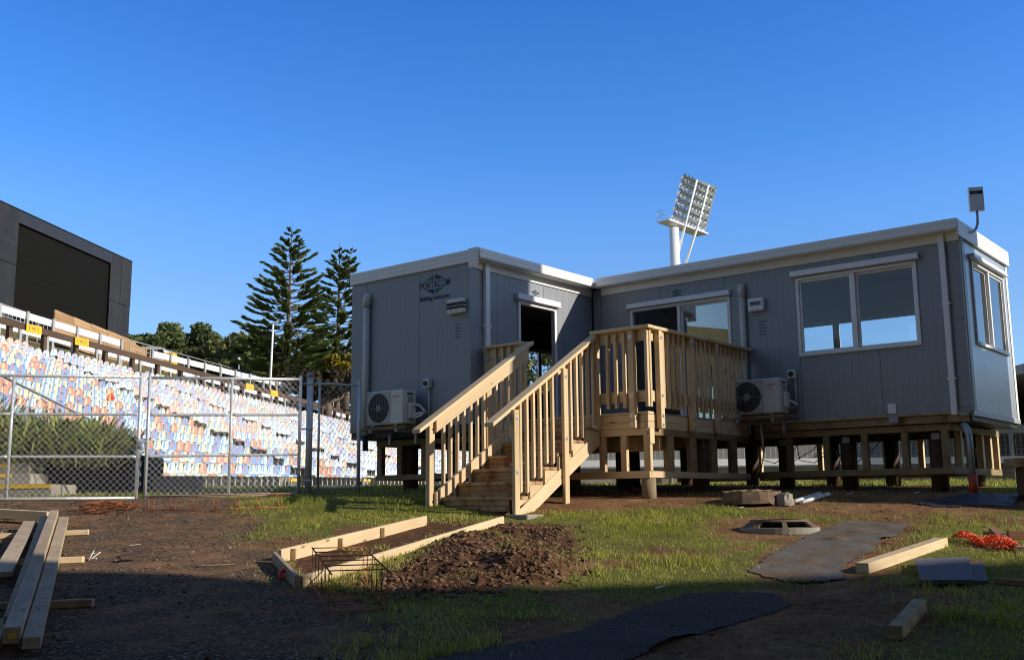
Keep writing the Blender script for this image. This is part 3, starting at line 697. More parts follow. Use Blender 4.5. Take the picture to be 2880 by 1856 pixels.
def ac_shelf(d0, z0, e_front, e_wall, lab):
    t = thing('bracket_shelf', P(d0+.4, e_front+.2, z0-.1), lab, 'shelf', 'brackets under the air conditioners')
    mb = FB(); mb.fb(d0-.02, d0+.98, e_front+.02, e_front+.08, z0-.055, z0-.006); mb.build('front_bearer', M['pine_sub'], t, .004)
    mb = FB(); mb.fb(d0-.10, d0+.98, e_front+.20, e_front+.26, z0-.055, z0-.006); mb.build('rear_bearer', M['pine_sub'], t, .004)
    for dd in (d0+.10, d0+.66):
        mb = FB(); mb.fb(dd, dd+.04, e_front-.03, e_wall+.1, z0-.10, z0-.056); mb.fb(dd, dd+.04, e_wall-.05, e_wall-.012, z0-.26, z0-.10); mb.build('steel_arm', M['steel_dull'], t)
ac_shelf(2.545, .07, -.24, .15, 'timber and steel bracket under the air conditioner right of the deck')
ac_shelf(aL, -.005, EB-.44, EB, 'timber and steel bracket under the air conditioner on the logo cabin')

# ------------------------------------------------------------------ piles and skirting frames under the cabins
def member(par, name, d0, d1, e0, e1, z0, z1, mat='pine_sub', bev=.004):
    mb = FB(); mb.fb(d0, d1, e0, e1, z0, z1); return mb.build(name, M[mat], par, bev)
def gz(d, e):
    p = P(d, e, 0); return gh(p.x, p.y)-A3.z
def pile(par, d, e, r, ztop, mat='pile', name='pile', n=16):
    mb = MB(); mb.tube([P(d, e, gz(d, e)-.15), P(d, e, ztop)], r, n); return mb.build(name, M[mat], par)
fr = thing('timber_foundation', P(2, 1.4, -1.1), 'timber piles and skirting frame under the long right cabin', 'foundation', 'timber cabin foundations')
member(fr, 'joist', .06, 3.2, .24, .29, -.148, -.046, 'pine_grey')
for d in (.36, 1.0, 2.0): member(fr, 'joist_block', d, d+.07, .225, .239, -.15, -.046, 'pine_sub')
member(fr, 'top_plate', .33, 3.24, .30, .39, -.252, -.163); member(fr, 'bottom_rail', .33, 3.24, .30, .345, -.842, -.75)
for d in (.43, .97, 1.54, 2.11, 2.69): member(fr, 'skirt_post', d-.045, d+.045, .302, .39, -.7495, -.2525)
member(fr, 'top_plate', .33, .42, .391, 2.72, -.252, -.163); member(fr, 'bottom_rail', .33, .375, .346, 2.72, -.842, -.75)
for e in (.75, 1.25, 1.8, 2.24, 2.63): member(fr, 'skirt_post', .33, .42, e-.045, e+.045, -.7495, -.2525, 'pine')
member(fr, 'top_plate', .421, 6, 2.64, 2.72, -.252, -.163); member(fr, 'bottom_rail', .376, 6, 2.675, 2.72, -.842, -.75)
for i in range(9): d = .95+i*.56; member(fr, 'skirt_post', d-.045, d+.045, 2.64, 2.719, -.7495, -.2525, 'pine')
for d in (.60, 1.87, 2.85, 4.3, 5.6):
    for e in (.55, 2.35):
        pile(fr, d, e, .115, -.255, 'pile_dark')
        if e < 1 and d < 3:
            mb = FB(); mb.fb(d-.07, d+.04, e-.123, e-.118, -.36, -.27); mb.build('pile_tag', M['grey_plastic'], fr)
for e in (.55, 1.45, 2.35): member(fr, 'bearer', .43, 6, e-.05, e+.05, -.254, -.149, 'pile_dark')
fl = thing('timber_foundation', P(7.4, 0, -1.1), 'timber piles and skirting frame under the logo cabin', 'foundation', 'timber cabin foundations')
e0 = EB+.30
member(fl, 'top_plate', 6.2, Ld+2.51, e0, e0+.09, -.26, -.168); member(fl, 'bottom_rail', 6.2, Ld+2.51, e0, e0+.045, -.803, -.72)
for d in (2.44, 1.985, 1.45, .9, .4): member(fl, 'skirt_post', Ld+d-.055, Ld+d+.055, e0+.002, e0+.09, -.7195, -.2605)
member(fl, 'top_plate', Ld+2.42, Ld+2.51, e0+.091, 2.6, -.26, -.168); member(fl, 'bottom_rail', Ld+2.465, Ld+2.51, e0+.046, 2.6, -.803, -.72)
for i in range(8): e = e0+.6+i*.6; member(fl, 'skirt_post', Ld+2.42, Ld+2.51, e-.045, e+.045, -.7195, -.2605)
for d in (.5, 1.92):
    for e in (EB+.5, -.6, 1.8): pile(fl, Ld+d, e, .12, -.262, 'pile_dark')
for e in (EB+.5, -.6, 1.8): member(fl, 'bearer', 6.2, Ld+2.41, e-.05, e+.05, -.261, -.155, 'pile_dark')

# ------------------------------------------------------------------ timber deck
dk = thing('timber_deck', P(4.7, -1.3, -1), 'raised pale timber deck with baluster railing in front of both cabins', 'deck')
D0, D1, F0, F1 = 3.25, 6.06, -2.75, .15
for i in range(20):
    e = F0+.02+i*.1425
    if e+.135 < F1: member(dk, 'deck_board', D0+.02, D1, e, e+.135, -.028, -.001, 'pine_grey', .003)
for nm, q in (('rim_board', (D0+.046, D1, F0, F0+.045, -.214, -.0285)), ('rim_board', (D0, D0+.045, F0, F1, -.214, -.0285))):
    mb = FB(); d0, d1, e0_, e1_, z0, z1 = q
    mb.fb(d0, d1, e0_, e1_, z0, z0+.088); mb.fb(d0, d1, e0_+.003, e1_, z0+.0915, z1); mb.build(nm, M['pine'], dk, .004)
member(dk, 'edge_board', D0-.012, D1, F0-.012, F0+.13, -.0279, .004, 'pine', .004)
member(dk, 'bearer', D0+.05, D1, F0+.34, F0+.43, -.50, -.30, 'pine_sub'); member(dk, 'bearer', D0+.05, D1, -1.2, -1.11, -.42, -.22, 'pine_sub')
for i in range(5): d = D0+.3+i*.6; member(dk, 'joist', d, d+.045, F0+.05, F1, -.2135, -.0285, 'pine_sub')
# skirting below the deck
member(dk, 'top_plate', D0+.02, D1, F0+.002, F0+.075, -.305, -.216, 'pine'); member(dk, 'bottom_rail', D0+.0, 5.85, F0, F0+.045, -.866, -.772, 'pine')
for d, dw_ in ((3.995, .09), (3.65, .09), (3.285, .10), (4.6, .09), (5.2, .09), (5.8, .09)): member(dk, 'skirt_post', d-dw_/2, d+dw_/2, F0+.004, F0+.07, -.7715, -.3055, 'pine')
member(dk, 'top_plate', D0, D0+.075, F0+.10, F1, -.305, -.216, 'pine_sub'); member(dk, 'bottom_rail', D0-.002, D0+.042, F0+.046, F1, -.862, -.776, 'pine')
for e in (-2.19, -1.57, -.97, -.35): member(dk, 'skirt_post', D0+.002, D0+.07, e-.09, e+.09, -.7755, -.3055, 'pine_sub')
for d, e in ((3.325, F0+.09), (3.4, -1.15), (4.7, -1.15), (5.9, F0+.2), (5.9, -1.15), (4.7, F0+.3)): pile(dk, d, e, .096 if d < 3.35 else .11, -.31 if d > 3.35 else -.868, 'pile' if d < 3.35 else 'pile_dark')
member(dk, 'bracket_block', D0-.03, D0-.003, F0-.01, F0+.10, -.42, -.217, 'pine')
def post(par, d0, d1, e0_, e1_, z0, z1, axis, zs, mat='pine'):
    o = member(par, 'post', d0, d1, e0_, e1_, z0, z1, mat, .005)
    for z in zs:
        if axis == 'e': c = P((d0+d1)/2, e0_, z); n = -E3; u = D3
        else: c = P(d0, (e0_+e1_)/2, z); n = -D3; u = E3
        mb = MB(); mb.obox(c, u, n, K3, -.024, .024, .0005, .004, -.024, .024); w = mb.build('washer', M['zinc'], o, .001)
        mb = MB(); mb.tube([c+n*.004, c+n*.016], .010, 6); mb.build('bolt', M['steel_dull'], w)
    return o
# front railing (right of the stairs)
ZC = 1.14
zs = (1.0, .22, .0-.04, -.16)
post(dk, 3.99, 4.08, F0-.09, F0-.001, -.215, 1.09, 'e', (.14, -.16))
post(dk, 3.395, 3.485, F0-.09, F0-.013, -.215, 1.09, 'e', (1.0, .22, -.05, -.17))
for d in (3.84, 3.71, 3.575): member(dk, 'baluster', d-.022, d+.022, F0-.058, F0-.013, .06, 1.07, 'pine', .003)
member(dk, 'baluster', 3.20, 3.245, F0-.060, F0-.013, .06, 1.09, 'pine', .003)
member(dk, 'upper_rail', 3.19, 3.985, F0-.012, F0+.033, .95, 1.095, 'pine'); member(dk, 'lower_rail', 3.25, 3.985, F0-.012, F0+.033, .14, .285, 'pine')
member(dk, 'handrail', 3.145, 4.09, F0-.10, F0+.045, 1.096, ZC, 'pine', .006)
# right-hand railing running back to the long cabin
for e in (F0+.19, F0+1.04, F0+1.78): post(dk, D0-.09, D0-.013, e, e+.095, -.215, 1.09, 'd', (1.0, .22, -.05, -.17))
e = F0+.36; pats = [F0-.005, F0+.335, F0+.47, F0+.605, F0+.74, F0+.875, F0+1.24, F0+1.37, F0+1.50, F0+1.63, F0+1.99, F0+2.12, F0+2.25, F0+2.38, F0+2.51, F0+2.64]
for e in pats: member(dk, 'baluster', D0-.058, D0-.013, e, e+.045, .06, 1.09, 'pine', .003)
member(dk, 'upper_rail', D0-.012, D0+.033, F0+.034, .17, .95, 1.095, 'pine'); member(dk, 'lower_rail', D0-.012, D0+.033, F0+.034, .17, .14, .285, 'pine')
member(dk, 'handrail', D0-.10, D0+.045, F0+.046, .185, 1.096, ZC, 'pine', .006)
# short railing against the logo cabin
post(dk, 5.98, 6.055, F0-.001, F0+.09, .005, 1.09, 'e', (.95,))
for d in (5.56, 5.70, 5.84): member(dk, 'baluster', d-.022, d+.022, F0-.04, F0+.005, .06, 1.09, 'pine', .003)
member(dk, 'upper_rail', 5.31, 5.978, F0+.006, F0+.051, .95, 1.095, 'pine'); member(dk, 'handrail', 5.30, 6.06, F0-.06, F0+.085, 1.096, ZC, 'pine', .006)
member(dk, 'lower_rail', 5.31, 5.978, F0+.006, F0+.051, .14, .285, 'pine')

# ------------------------------------------------------------------ timber stairs
st = thing('timber_stairs', P(4.65, -3.8, -1.3), 'straight flight of pale timber stairs with two baluster handrails', 'stairs')
S0, S1 = 4.06, 5.24; RISE, GO = .181, .305; e_top = F0-.013
def tread_e(k): return F0-.03-GO*k        # nose line of the k-th tread below the deck
slope = -RISE/GO*-1
for k in range(1, 7):
    z = -RISE*k; en = tread_e(k)-.02
    if k < 7:
        mb = FB(); mb.fb(S0-.035, S1+.0, en, en+.15, z-.045, z); mb.fb(S0-.035, S1+.0, en+.156, en+.30, z-.045, z); mb.build('tread', M['pine_tread'], st, .005)
    zb = z-RISE if k < 6 else gz(4.6, en)-.02
    mb = FB(); er = en+.018; hh = z-.0455-zb
    mb.fb(S0+.04, S1-.04, er, er+.03, zb+.001, zb+hh*.5-.003); mb.fb(S0+.04, S1-.04, er+.001, er+.03, zb+hh*.5, z-.0455); mb.build('riser', M['pine_tread'], st, .004)
member(st, 'riser', S0+.04, S1-.04, F0-.043, F0-.014, -RISE+.001, -.04, 'pine_tread')
def sloped(par, name, d0, d1, ea, za, eb, zb, dep, mat='pine', bev=.004):
    """board in a d-plane from (ea,za) to (eb,zb): top edge line, vertical depth dep"""
    mb = FB(); c = [P(dd, ee, zz) for dd in (d0, d1) for ee, zt in ((ea, za), (eb, zb)) for zz in (zt-dep, zt)]
    mb.hexa(c, (abs(d1-d0), math.hypot(eb-ea, zb-za), dep), 1); return mb.build(name, M[mat], par, bev)
sl = RISE/GO
def sz(e, z_at_F0): return z_at_F0+(e-F0)*sl
# stringers: stepped side panel with a straight board below
for dA, dB, outer in ((S0-.046, S0-.004, S0-.062), (S1+.002, S1+.044, S1+.046)):
    pts = []
    eb = tread_e(6)-.02
    pts.append((eb+.02, -6*RISE-RISE*.9)); pts.append((eb+.02, -6*RISE-.046))
    for k in range(6, 0, -1):
        en = tread_e(k)-.0
        if k < 6: pts.append((en, -RISE*k-.046))
        pts.append((en+GO-.0, -RISE*k-.046))
    pts.append((F0-.014, -.06)); pts.append((F0-.014, -.42))
    mb = FB(); mb.prism([P(dA, e_, z_) for e_, z_ in pts], D3*(dB-dA)); mb.build('stringer', M['pine'], st, .003)
sloped(st, 'stringer_board', S0-.064, S0-.0475, -4.66, sz(-4.66, -.19), F0-.10, sz(F0-.10, -.19), .20)
# handrails
eT, eB_ = -2.70, -5.02
def cap_z(e): return 1.134+(e+2.71)*.587
for d0, d1, ex in ((3.995, 4.14, 0), (5.165, 5.31, .04)):
    sloped(st, 'handrail', d0, d1, eB_-ex, cap_z(eB_-ex), eT, cap_z(eT), .05, 'pine', .006)
sloped(st, 'upper_rail', 5.20, 5.245, -4.72, cap_z(-4.72)-.051, F0-.03, cap_z(F0-.03)-.051, .175)
sloped(st, 'lower_rail', 5.196, 5.241, -4.72, cap_z(-4.72)-.051-.93, -3.32, cap_z(-3.32)-.051-.93, .165)
sloped(st, 'upper_rail', 4.075, 4.12, -4.56, cap_z(-4.56)-.051, F0-.1, cap_z(F0-.1)-.051, .09)
g_ = gz(4.0, -4.63)
post(st, S0-.115, S0-.066, -4.68, -4.585, g_-.1, cap_z(-4.63)-.055, 'd', (cap_z(-4.63)-.16, -.80))
post(st, S0-.115, S0-.066, -3.66, -3.565, gz(4.0, -3.6)-.1, cap_z(-3.61)-.055, 'd', (cap_z(-3.61)-.16, -.36))
def baluster(par, d0, d1, e, z0): return sloped(par, 'baluster', d0, d1, e-.021, cap_z(e)-.052, e+.021, cap_z(e)-.052+.042*.587, cap_z(e)-.052-z0, 'pine', .003)
es = [-4.47+i*.134 for i in range(13)]
for e in es:
    if abs(e+3.61) < .09: continue
    k = max(0, min(6, math.ceil((F0-.03-e)/GO-1e-6))); baluster(st, S0-.047, S0-.005, e, -RISE*k+.03)
post(st, 5.246, 5.32, -4.80, -4.70, gz(5.3, -4.75)-.1, cap_z(-4.75)-.055, 'd', ())
post(st, 5.246, 5.32, -3.66, -3.56, gz(5.3, -3.6)-.1, cap_z(-3.61)-.055, 'd', ())
post(st, 5.246, 5.32, F0-.10, F0-.014, -.2, 1.09, 'd', ())
for i in range(13):
    e = -4.52+i*.134
    if abs(e+3.61) > .09: baluster(st, 5.2465, 5.288, e, cap_z(e)-.052-.93-.32)
for e in (-4.72, -3.61):
    for off in (.10, 1.02):
        c = P(5.1985, e, cap_z(e)-.052-off); mb = MB(); mb.tube([c, c-D3*.012], .012, 6); mb.build('bolt', M['zinc'], st)
# concrete footing pad under the right-hand post
mb = FB(); mb.fb(3.72, 4.06, -4.74, -4.42, gz(3.9, -4.6)-.1, gz(3.9, -4.6)+.025); tag(mb.build('footing_pad', M['concrete'], None, .01), 'grey concrete pad at the foot of the stair post', 'concrete pad')

# ------------------------------------------------------------------ stadium terrace on the left
TR = V((.28, .96, 0)).normalized(); TQ = V((-TR.y, TR.x, 0)); TO = V((-10.4, 30., EYE))
def T(t, o, z): return TO+TR*t+TQ*o+K3*z
NR, RD = 15, .85
def zrow(t, i): return .83+.013*t+i*(.374-.0036*(t-7))       # height of the seat pan front
TT0, TT1 = -12., 52.
# terrace steps (one swept profile)
mb = MB(); ts = [TT0+k*4 for k in range(17)]
for a, b in zip(ts[:-1], ts[1:]):
    for i in range(NR):
        o0, o1 = i*RD-.32, (i+1)*RD-.32; f = lambda t, i=i: zrow(t, i)-.36
        lo = (lambda t: -.3) if i == 0 else (lambda t, i=i: zrow(t, i-1)-.36)
        mb.face([T(a, o0, lo(a)), T(b, o0, lo(b)), T(b, o0, f(b)), T(a, o0, f(a))]); mb.face([T(a, o0, f(a)), T(b, o0, f(b)), T(b, o1, f(b)), T(a, o1, f(a))])
M['terrace'] = paint('weathered_terrace', (.24, .205, .16), .9, .25, 3)
terr = mb.build('terrace_steps', M['terrace'], fixn=False); tag(terr, kind='structure')
# hill behind and around the terrace
def hill_z(t, o):
    base = zrow(np.clip(t, -15, 60), NR-1)-.25; oo = np.clip(o-12.3, 0, None)
    up_ = np.where(oo < 1.6, oo*.35, .56+(oo-1.6)*.33); return base+np.minimum(up_, 5.3)+np.clip(oo-16, 0, 40)*.02
tt = np.concatenate([np.linspace(-70, -16, 12), np.linspace(-15, 60, 76), np.linspace(65, 200, 14)]); oo = np.concatenate([[12.3], np.linspace(12.5, 32, 40), np.linspace(35, 260, 24)])
TG, OG = np.meshgrid(tt, oo); HZ = hill_z(TG, OG)+(fbm(TG*.8, OG*.8, 3, 12)-.5)*.25*(OG > 12.6)
hv = np.stack([TO.x+TR.x*TG+TQ.x*OG, TO.y+TR.y*TG+TQ.y*OG, TO.z+HZ], -1).reshape(-1, 3)
n0, n1 = TG.shape; ix = np.arange(n0*n1).reshape(n0, n1); hf = np.stack([ix[:-1, :-1], ix[:-1, 1:], ix[1:, 1:], ix[1:, :-1]], -1).reshape(-1, 4)
t_ = NT('dry_bank_grass'); p_ = t_.geo(); n_ = t_.noise(p_, .9, 6, .65); n2_ = t_.noise(p_, 7, 4)
t_.set(t_.ramp(t_.math('ADD', t_.math('MULTIPLY', n_, .5), t_.math('MULTIPLY', n2_, .5)), [(.36, (.085, .080, .028)), (.5, (.17, .14, .065)), (.64, (.25, .20, .11))]), .95, 0, .1); t_.bump(n2_, .05)
tag(np_mesh('hill', hv, hf, t_.m, smooth=True), kind='structure')
def hz(t, o): return float(hill_z(np.array([t]), np.array([o]))[0])

# seats: a moulded shell with a contrasting stripe, four colourways
def seat_mesh(name, shell, stripe):
    v, f, mi = [], [], []
    # back outline (x across, z up) : broad base, narrow rounded top
    prof = [(0, .18), (.08, .20), (.17, .20), (.25, .17), (.31, .125), (.35, .07), (.365, .0)]
    rows = []
    for z, hw in prof:
        y = -.02-.10*z; rows.append([(x*hw, y-.045*(x*x)*(1 if z > .02 else 1)-.0, z+.03) for x in (-1, -.62, -.24, .24, .62, 1)])
    pan = []
    for yy, zz, hw in ((-.43, -.045, .16), (-.44, -.01, .19), (-.40, .015, .20), (-.24, .0, .205), (-.06, .008, .195)):
        pan.append([(x*hw, yy, zz+.035*(x*x)*(1 if yy > -.42 else 0)) for x in (-1, -.62, -.24, .24, .62, 1)])
    strips = pan+rows
    for r_ in strips: v.extend(r_)
    nr = len(strips)
    for i in range(nr-1):
        for k in range(5):
            f.append((i*6+k, i*6+k+1, (i+1)*6+k+1, (i+1)*6+k))
            mi.append(1 if (k == 2 and 6 <= i <= 8) or (k == 2 and i == 9) else 0)
    # thickness on the back
    b = len(v)
    for r_ in strips: v.extend([(x, y+.03 if j >= 0 else y, z-.02) for j, (x, y, z) in enumerate(r_)])
    for i in range(nr-1):
        for k in range(5): f.append((b+i*6+k, b+(i+1)*6+k, b+(i+1)*6+k+1, b+i*6+k+1)); mi.append(0)
        f.append((i*6, (i+1)*6, b+(i+1)*6, b+i*6)); f.append((i*6+5, b+i*6+5, b+(i+1)*6+5, (i+1)*6+5)); mi += [0, 0]
    for k in range(5):
        f.append((k, b+k, b+k+1, k+1)); e = (nr-1)*6; f.append((e+k, e+k+1, b+e+k+1, b+e+k)); mi += [0, 0]
    # leg
    b = len(v); v += [(sx*.02, -.2+sy*.02, z) for z in (-.34, 0) for sx, sy in ((-1, -1), (1, -1), (1, 1), (-1, 1))]
    for k in range(4): f.append((b+k, b+(k+1) % 4, b+4+(k+1) % 4, b+4+k)); mi.append(2)
    me = bpy.data.meshes.new(name); me.from_pydata(v, [], f)
    for m in (shell, stripe, M['pvc']): me.materials.append(m)
    me.polygons.foreach_set('material_index', mi); me.polygons.foreach_set('use_smooth', [m != 2 for m in mi]); me.update(); return me
PC = {'salmon': (.60, .315, .245), 'blue': (.245, .385, .65), 'cream': (.65, .63, .46), 'pale': (.57, .66, .66), 'red': (.62, .02, .03)}
PM = {k: paint(k+'_seat_plastic', c, .5, .10, 2.5) for k, c in PC.items()}
PM['stripe_blue'] = paint('blue_stripe', (.22, .37, .66), .5, .06); PM['stripe_cream'] = paint('cream_stripe', (.66, .61, .36), .5, .06); PM['stripe_salmon'] = paint('salmon_stripe', (.60, .26, .22), .5, .06); PM['stripe_yellow'] = paint('yellow_stripe', (.85, .60, .06), .5, .06)
KINDS = [('salmon', 'stripe_cream', 'salmon seat with cream stripe'), ('blue', 'stripe_salmon', 'blue seat with salmon stripe'), ('cream', 'stripe_blue', 'cream seat with blue stripe'), ('pale', 'stripe_blue', 'pale green-white seat with blue stripe')]
SM = [seat_mesh('stadium_seat', PM[a], PM[b]) for a, b, c in KINDS]; SRED = seat_mesh('stadium_seat', PM['red'], PM['stripe_yellow'])
ORD = ['front', 'second', 'third', 'fourth', 'fifth', 'sixth', 'seventh', 'eighth', 'ninth', 'tenth', 'eleventh', 'twelfth', 'thirteenth', 'fourteenth', 'top']
AISLES = [9.1, 15.6, 23.2, 31.5, 40]
ang = math.atan2(TR.y, TR.x)                 # seat x axis runs along the row
seats = []
g = random.Random(3)
for i in range(NR):
    t0 = -6.0+(.21 if i % 2 else 0)
    for k in range(132):
        t = t0+k*.42
        if any(abs(t-a) < .46 for a in AISLES) or t > 50: continue
        p = T(t, i*RD+.18, zrow(t, i)); kd = g.choices(range(4), (26, 22, 22, 30))[0]
        q = p-V((0, 0, EYE)); px = q.x/q.y
        vis = px > -.53 and not (px > -.19+.0 and i > 10 and False)
        if not vis: continue
        hid = (px < -.44 and i < 4) or (px < -.41 and i < 2)        # behind the planting
        seats.append((q.length+(100 if hid else 0), i, t, kd, p))
seats.sort(key=lambda s: s[0])
RM = Matrix.Rotation(ang+PI, 4, 'Z')       # local -y faces the pitch
def seat_mat(p, tilt): return Matrix.Translation(p) @ Matrix.Rotation(ang, 4, 'Z') @ Matrix.Rotation(tilt, 4, 'X')
for n_, (dist, i, t, kd, p) in enumerate(seats[:300]):
    me = SM[kd]; lab = f"{KINDS[kd][2]} in {ORD[i]} terrace row, " + ('beside the aisle' if abs(t-9.1) < 1.0 else 'left of aisle' if t < 9.1 else 'right of aisle')
    if i == 7 and 5.6 < t < 6.02: me = SRED; lab = 'the one bright red seat with a yellow stripe among pastel seats'
    o = bpy.data.objects.new('stadium_seat', me); COL.objects.link(o); o.matrix_world = seat_mat(p, g.uniform(-.03, .03)); tag(o, lab, 'seat', 'moulded plastic seats on the terrace')
# the far seats as one mass
bm_v, bm_f, bm_m = [], [], []; off = 0
base = [(np.array([v.co[:] for v in me.vertices]), [tuple(q.vertices) for q in me.polygons], [q.material_index for q in me.polygons]) for me in SM]
mats = []
haze_lift = lambda c: tuple(x+(.80-x)*.34 for x in c)  # far seat colours paled: haze and glare put into the plastic
PF = {k: paint('far_'+k+'_seat_plastic', haze_lift(c), .5, .10, 2.5) for k, c in PC.items()}; PF['stripe_blue'] = paint('far_blue_stripe', (.34, .47, .70), .5, .06); PF['stripe_cream'] = paint('far_cream_stripe', (.70, .66, .44), .5, .06); PF['stripe_salmon'] = paint('far_salmon_stripe', (.64, .36, .31), .5, .06)
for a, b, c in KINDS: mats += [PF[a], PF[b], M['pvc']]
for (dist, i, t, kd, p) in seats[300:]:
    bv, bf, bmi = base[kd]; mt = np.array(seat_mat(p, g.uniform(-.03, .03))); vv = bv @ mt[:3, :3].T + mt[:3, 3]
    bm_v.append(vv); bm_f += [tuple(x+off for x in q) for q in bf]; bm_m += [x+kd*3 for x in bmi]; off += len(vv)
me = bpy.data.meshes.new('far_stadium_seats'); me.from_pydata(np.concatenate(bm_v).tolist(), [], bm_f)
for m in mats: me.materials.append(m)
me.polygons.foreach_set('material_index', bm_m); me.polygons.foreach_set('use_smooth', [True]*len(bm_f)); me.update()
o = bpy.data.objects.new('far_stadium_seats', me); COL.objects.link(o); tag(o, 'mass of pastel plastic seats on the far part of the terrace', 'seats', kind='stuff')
# yellow step boards in the aisles
for ai, a in enumerate(AISLES[:4]):
    for i in range(NR-1):
        z = zrow(a, i)-.36+.19
        mb = MB(); mb.obox(T(a, i*RD+.45, z), TR, TQ, K3, -.42, .42, -.14, .14, -.19, -.03); s_ = mb.build('aisle_step', M['concrete_dark'], terr)
        mb = MB(); mb.obox(T(a, i*RD+.30, z), TR, TQ, K3, -.40, .40, -.02, .045, -.029, .075); mb.build('step_nosing', M['yellow'], s_)

# brown post and rail barrier behind the top row
br = thing('timber_barrier', T(8, 13.8, 6.5), 'dark brown post and rail barrier with yellow row signs behind the top seats', 'barrier')
zb = lambda t: 7.50-.0385*(t-8.8)
tp = [3.2+2.05*i for i in range(22)]
for t in tp:
    mb = MB(); mb.obox(T(t, 13.8, 0), TR, TQ, K3, -.10, .10, -.09, .09, hz(t, 13.8)-.3, zb(t)+.10); mb.build('post', M['brown_wood'], br)
gap = [(12.1, 13.9), (35, 37)]
for a, b in zip(tp[:-1], tp[1:]):
    mb = MB(); c0, c1 = T(a, 13.68, zb(a)), T(b, 13.68, zb(b)); mb.beam(c0, c1, .06, .27); mb.build('rail', M['brown_wood'], br)
for t, txt in ((10.5, 'T W 2'), (13.55, 'T W 3'), (28.3, 'T 4'), (31.2, 'T 5'), (45.6, 'T 6'), (48, 'T 7')):
    mb = MB(); mb.obox(T(t, 13.6, zb(t)-.02), TR, TQ, K3, -.46, .46, -.045, -.012, -.19, .17); s_ = mb.build('row_sign', M['sign_y'], br)
    if t < 20: text_mesh('sign_text', txt, .24, T(t-.36, 13.552, zb(t)-.10), TR, K3, M['ink'], s_)

# white board fences on grey posts
def board_fence(o_, t0, t1, step, zt, hb, label, under=0):
    f_ = thing('board_fence', T((t0+t1)/2, o_, hz((t0+t1)/2, o_)), label, 'fence', 'white board fences above the terrace')
    n = int((t1-t0)/step); tl = [t0+step*i for i in range(n+1)]
    for t in tl:
        mb = MB(); mb.obox(T(t, o_, 0), TR, TQ, K3, -.075, .075, -.13, -.02, hz(t, o_)-.3, zt(t)+.05); mb.build('post', M['post_grey'], f_)
    for a, b in zip(tl[:-1], tl[1:]):
        mb = MB(); mb.beam(T(a+.08, o_, zt(a)-hb/2), T(b-.08, o_, zt(b)-hb/2), .04, hb); mb.build('board', M['board_white'], f_)
    return f_
board_fence(15.4, 6.5, 56, 1.72, lambda t: 7.86-.041*(t-11.6), .32, 'lower white board fence just behind the brown barrier')
board_fence(18.2, 8.0, 23.0, 1.80, lambda t: 9.27-.046*(t-14), .34, 'short upper white board fence below the video screen')
board_fence(18.2, 25.2, 66, 1.80, lambda t: 8.70-.016*(t-25), .34, 'long upper white board fence running towards the pines')
# grey pipe handrails above
def pipe_rail(o_, t0, t1, zf, h, step, label, name='pipe_handrail', mid=True, balu=0):
    r_ = thing(name, T((t0+t1)/2, o_, 8), label, 'handrail', 'grey pipe rails on the bank')
    n = max(1, int((t1-t0)/step)); tl = [t0+(t1-t0)*i/n for i in range(n+1)]
    for t in tl: mb = MB(); mb.tube([T(t, o_, zf(t)-1.2), T(t, o_, zf(t)+h)], .03, 6); mb.build('post', M['steel_dull'], r_)
    mb = MB(); mb.tube([T(t, o_, zf(t)+h) for t in tl], .032, 6); mb.build('top_rail', M['steel_dull'], r_)
    if mid: mb = MB(); mb.tube([T(t, o_, zf(t)+h*.5) for t in tl], .024, 6); mb.build('mid_rail', M['steel_dull'], r_)
    if balu:
        m = int((t1-t0)/balu); mb = MB()
        for k in range(1, m): t = t0+(t1-t0)*k/m; mb.tube([T(t, o_, zf(t)+.08), T(t, o_, zf(t)+h)], .016, 5)
        mb.build('balusters', M['steel_dull'], r_)
    return r_
pipe_rail(22, 16.4, 21.7, lambda t: 9.22-.08*(t-16.4), 1.2, 1.3, 'short barred handrail in front of the dark screen', balu=.28)
pipe_rail(21, 27, 41, lambda t: 8.7-.03*(t-27), 1.0, 2.0, 'pipe handrail in front of the timber retaining wall')
pipe_rail(21, 45, 63, lambda t: 8.35-.012*(t-45), 1.1, 1.9, 'pipe handrail below the broad dark trees')
pipe_rail(21, 70, 92, lambda t: 8.2-.005*(t-70), 1.1, 2.2, 'farthest pipe handrail below the tall pines')

# timber retaining wall, video screen
rw_ = thing('retaining_wall', V((-26, 62, 10)), 'pale brown timber retaining wall at the foot of the screen', 'retaining wall')
def dirw(px, py, Y): return V(((px-1440)/2920*Y, Y, 0))
wa, wb_ = V((-24.9, 55.6, 0)), V((-24.7+.1, 79, 0))
a0, a1 = V((-25.2, 56.3, EYE)), V((-25.3, 69.0, EYE)); b1 = V((-25.35, 70.5, EYE)); b2 = V((-26.9, 84.5, EYE))
for (p0, p1, z0, z1) in ((a0, a1, 10.6, 10.75), (a1, b2, 10.55, 11.3)):
    d_ = (p1-p0); L = V((d_.x, d_.y, 0)).length; n = max(2, int(L/2.4))
    for k in range(n):
        s0, s1 = k/n, (k+1)/n; q0 = p0+d_*s0; q1 = p0+d_*s1; u = (q1-q0).normalized(); w = V((-u.y, u.x, 0)); l = (q1-q0).length
        zt = z0+(z1-z0)*s0
        mb = MB()
        for j in range(9): mb.obox(V((q0.x, q0.y, EYE+zt-(j+1)*.2)), u, w, K3, .02, l-.02, -.03+random.uniform(-.012, .012), .05, .006, .196)
        mb.build('board_bay', M['retain'], rw_)
scr = thing('video_screen', V((-30, 66, 8)), 'huge dark video screen in a black panelled surround at the left', 'screen')
sd = V((.124, .992, 0)).normalized(); sn = V((sd.y, -sd.x, 0)); so_ = V((-28.05, 75.0, EYE)); ZT, ZB = 17.62, 6.5
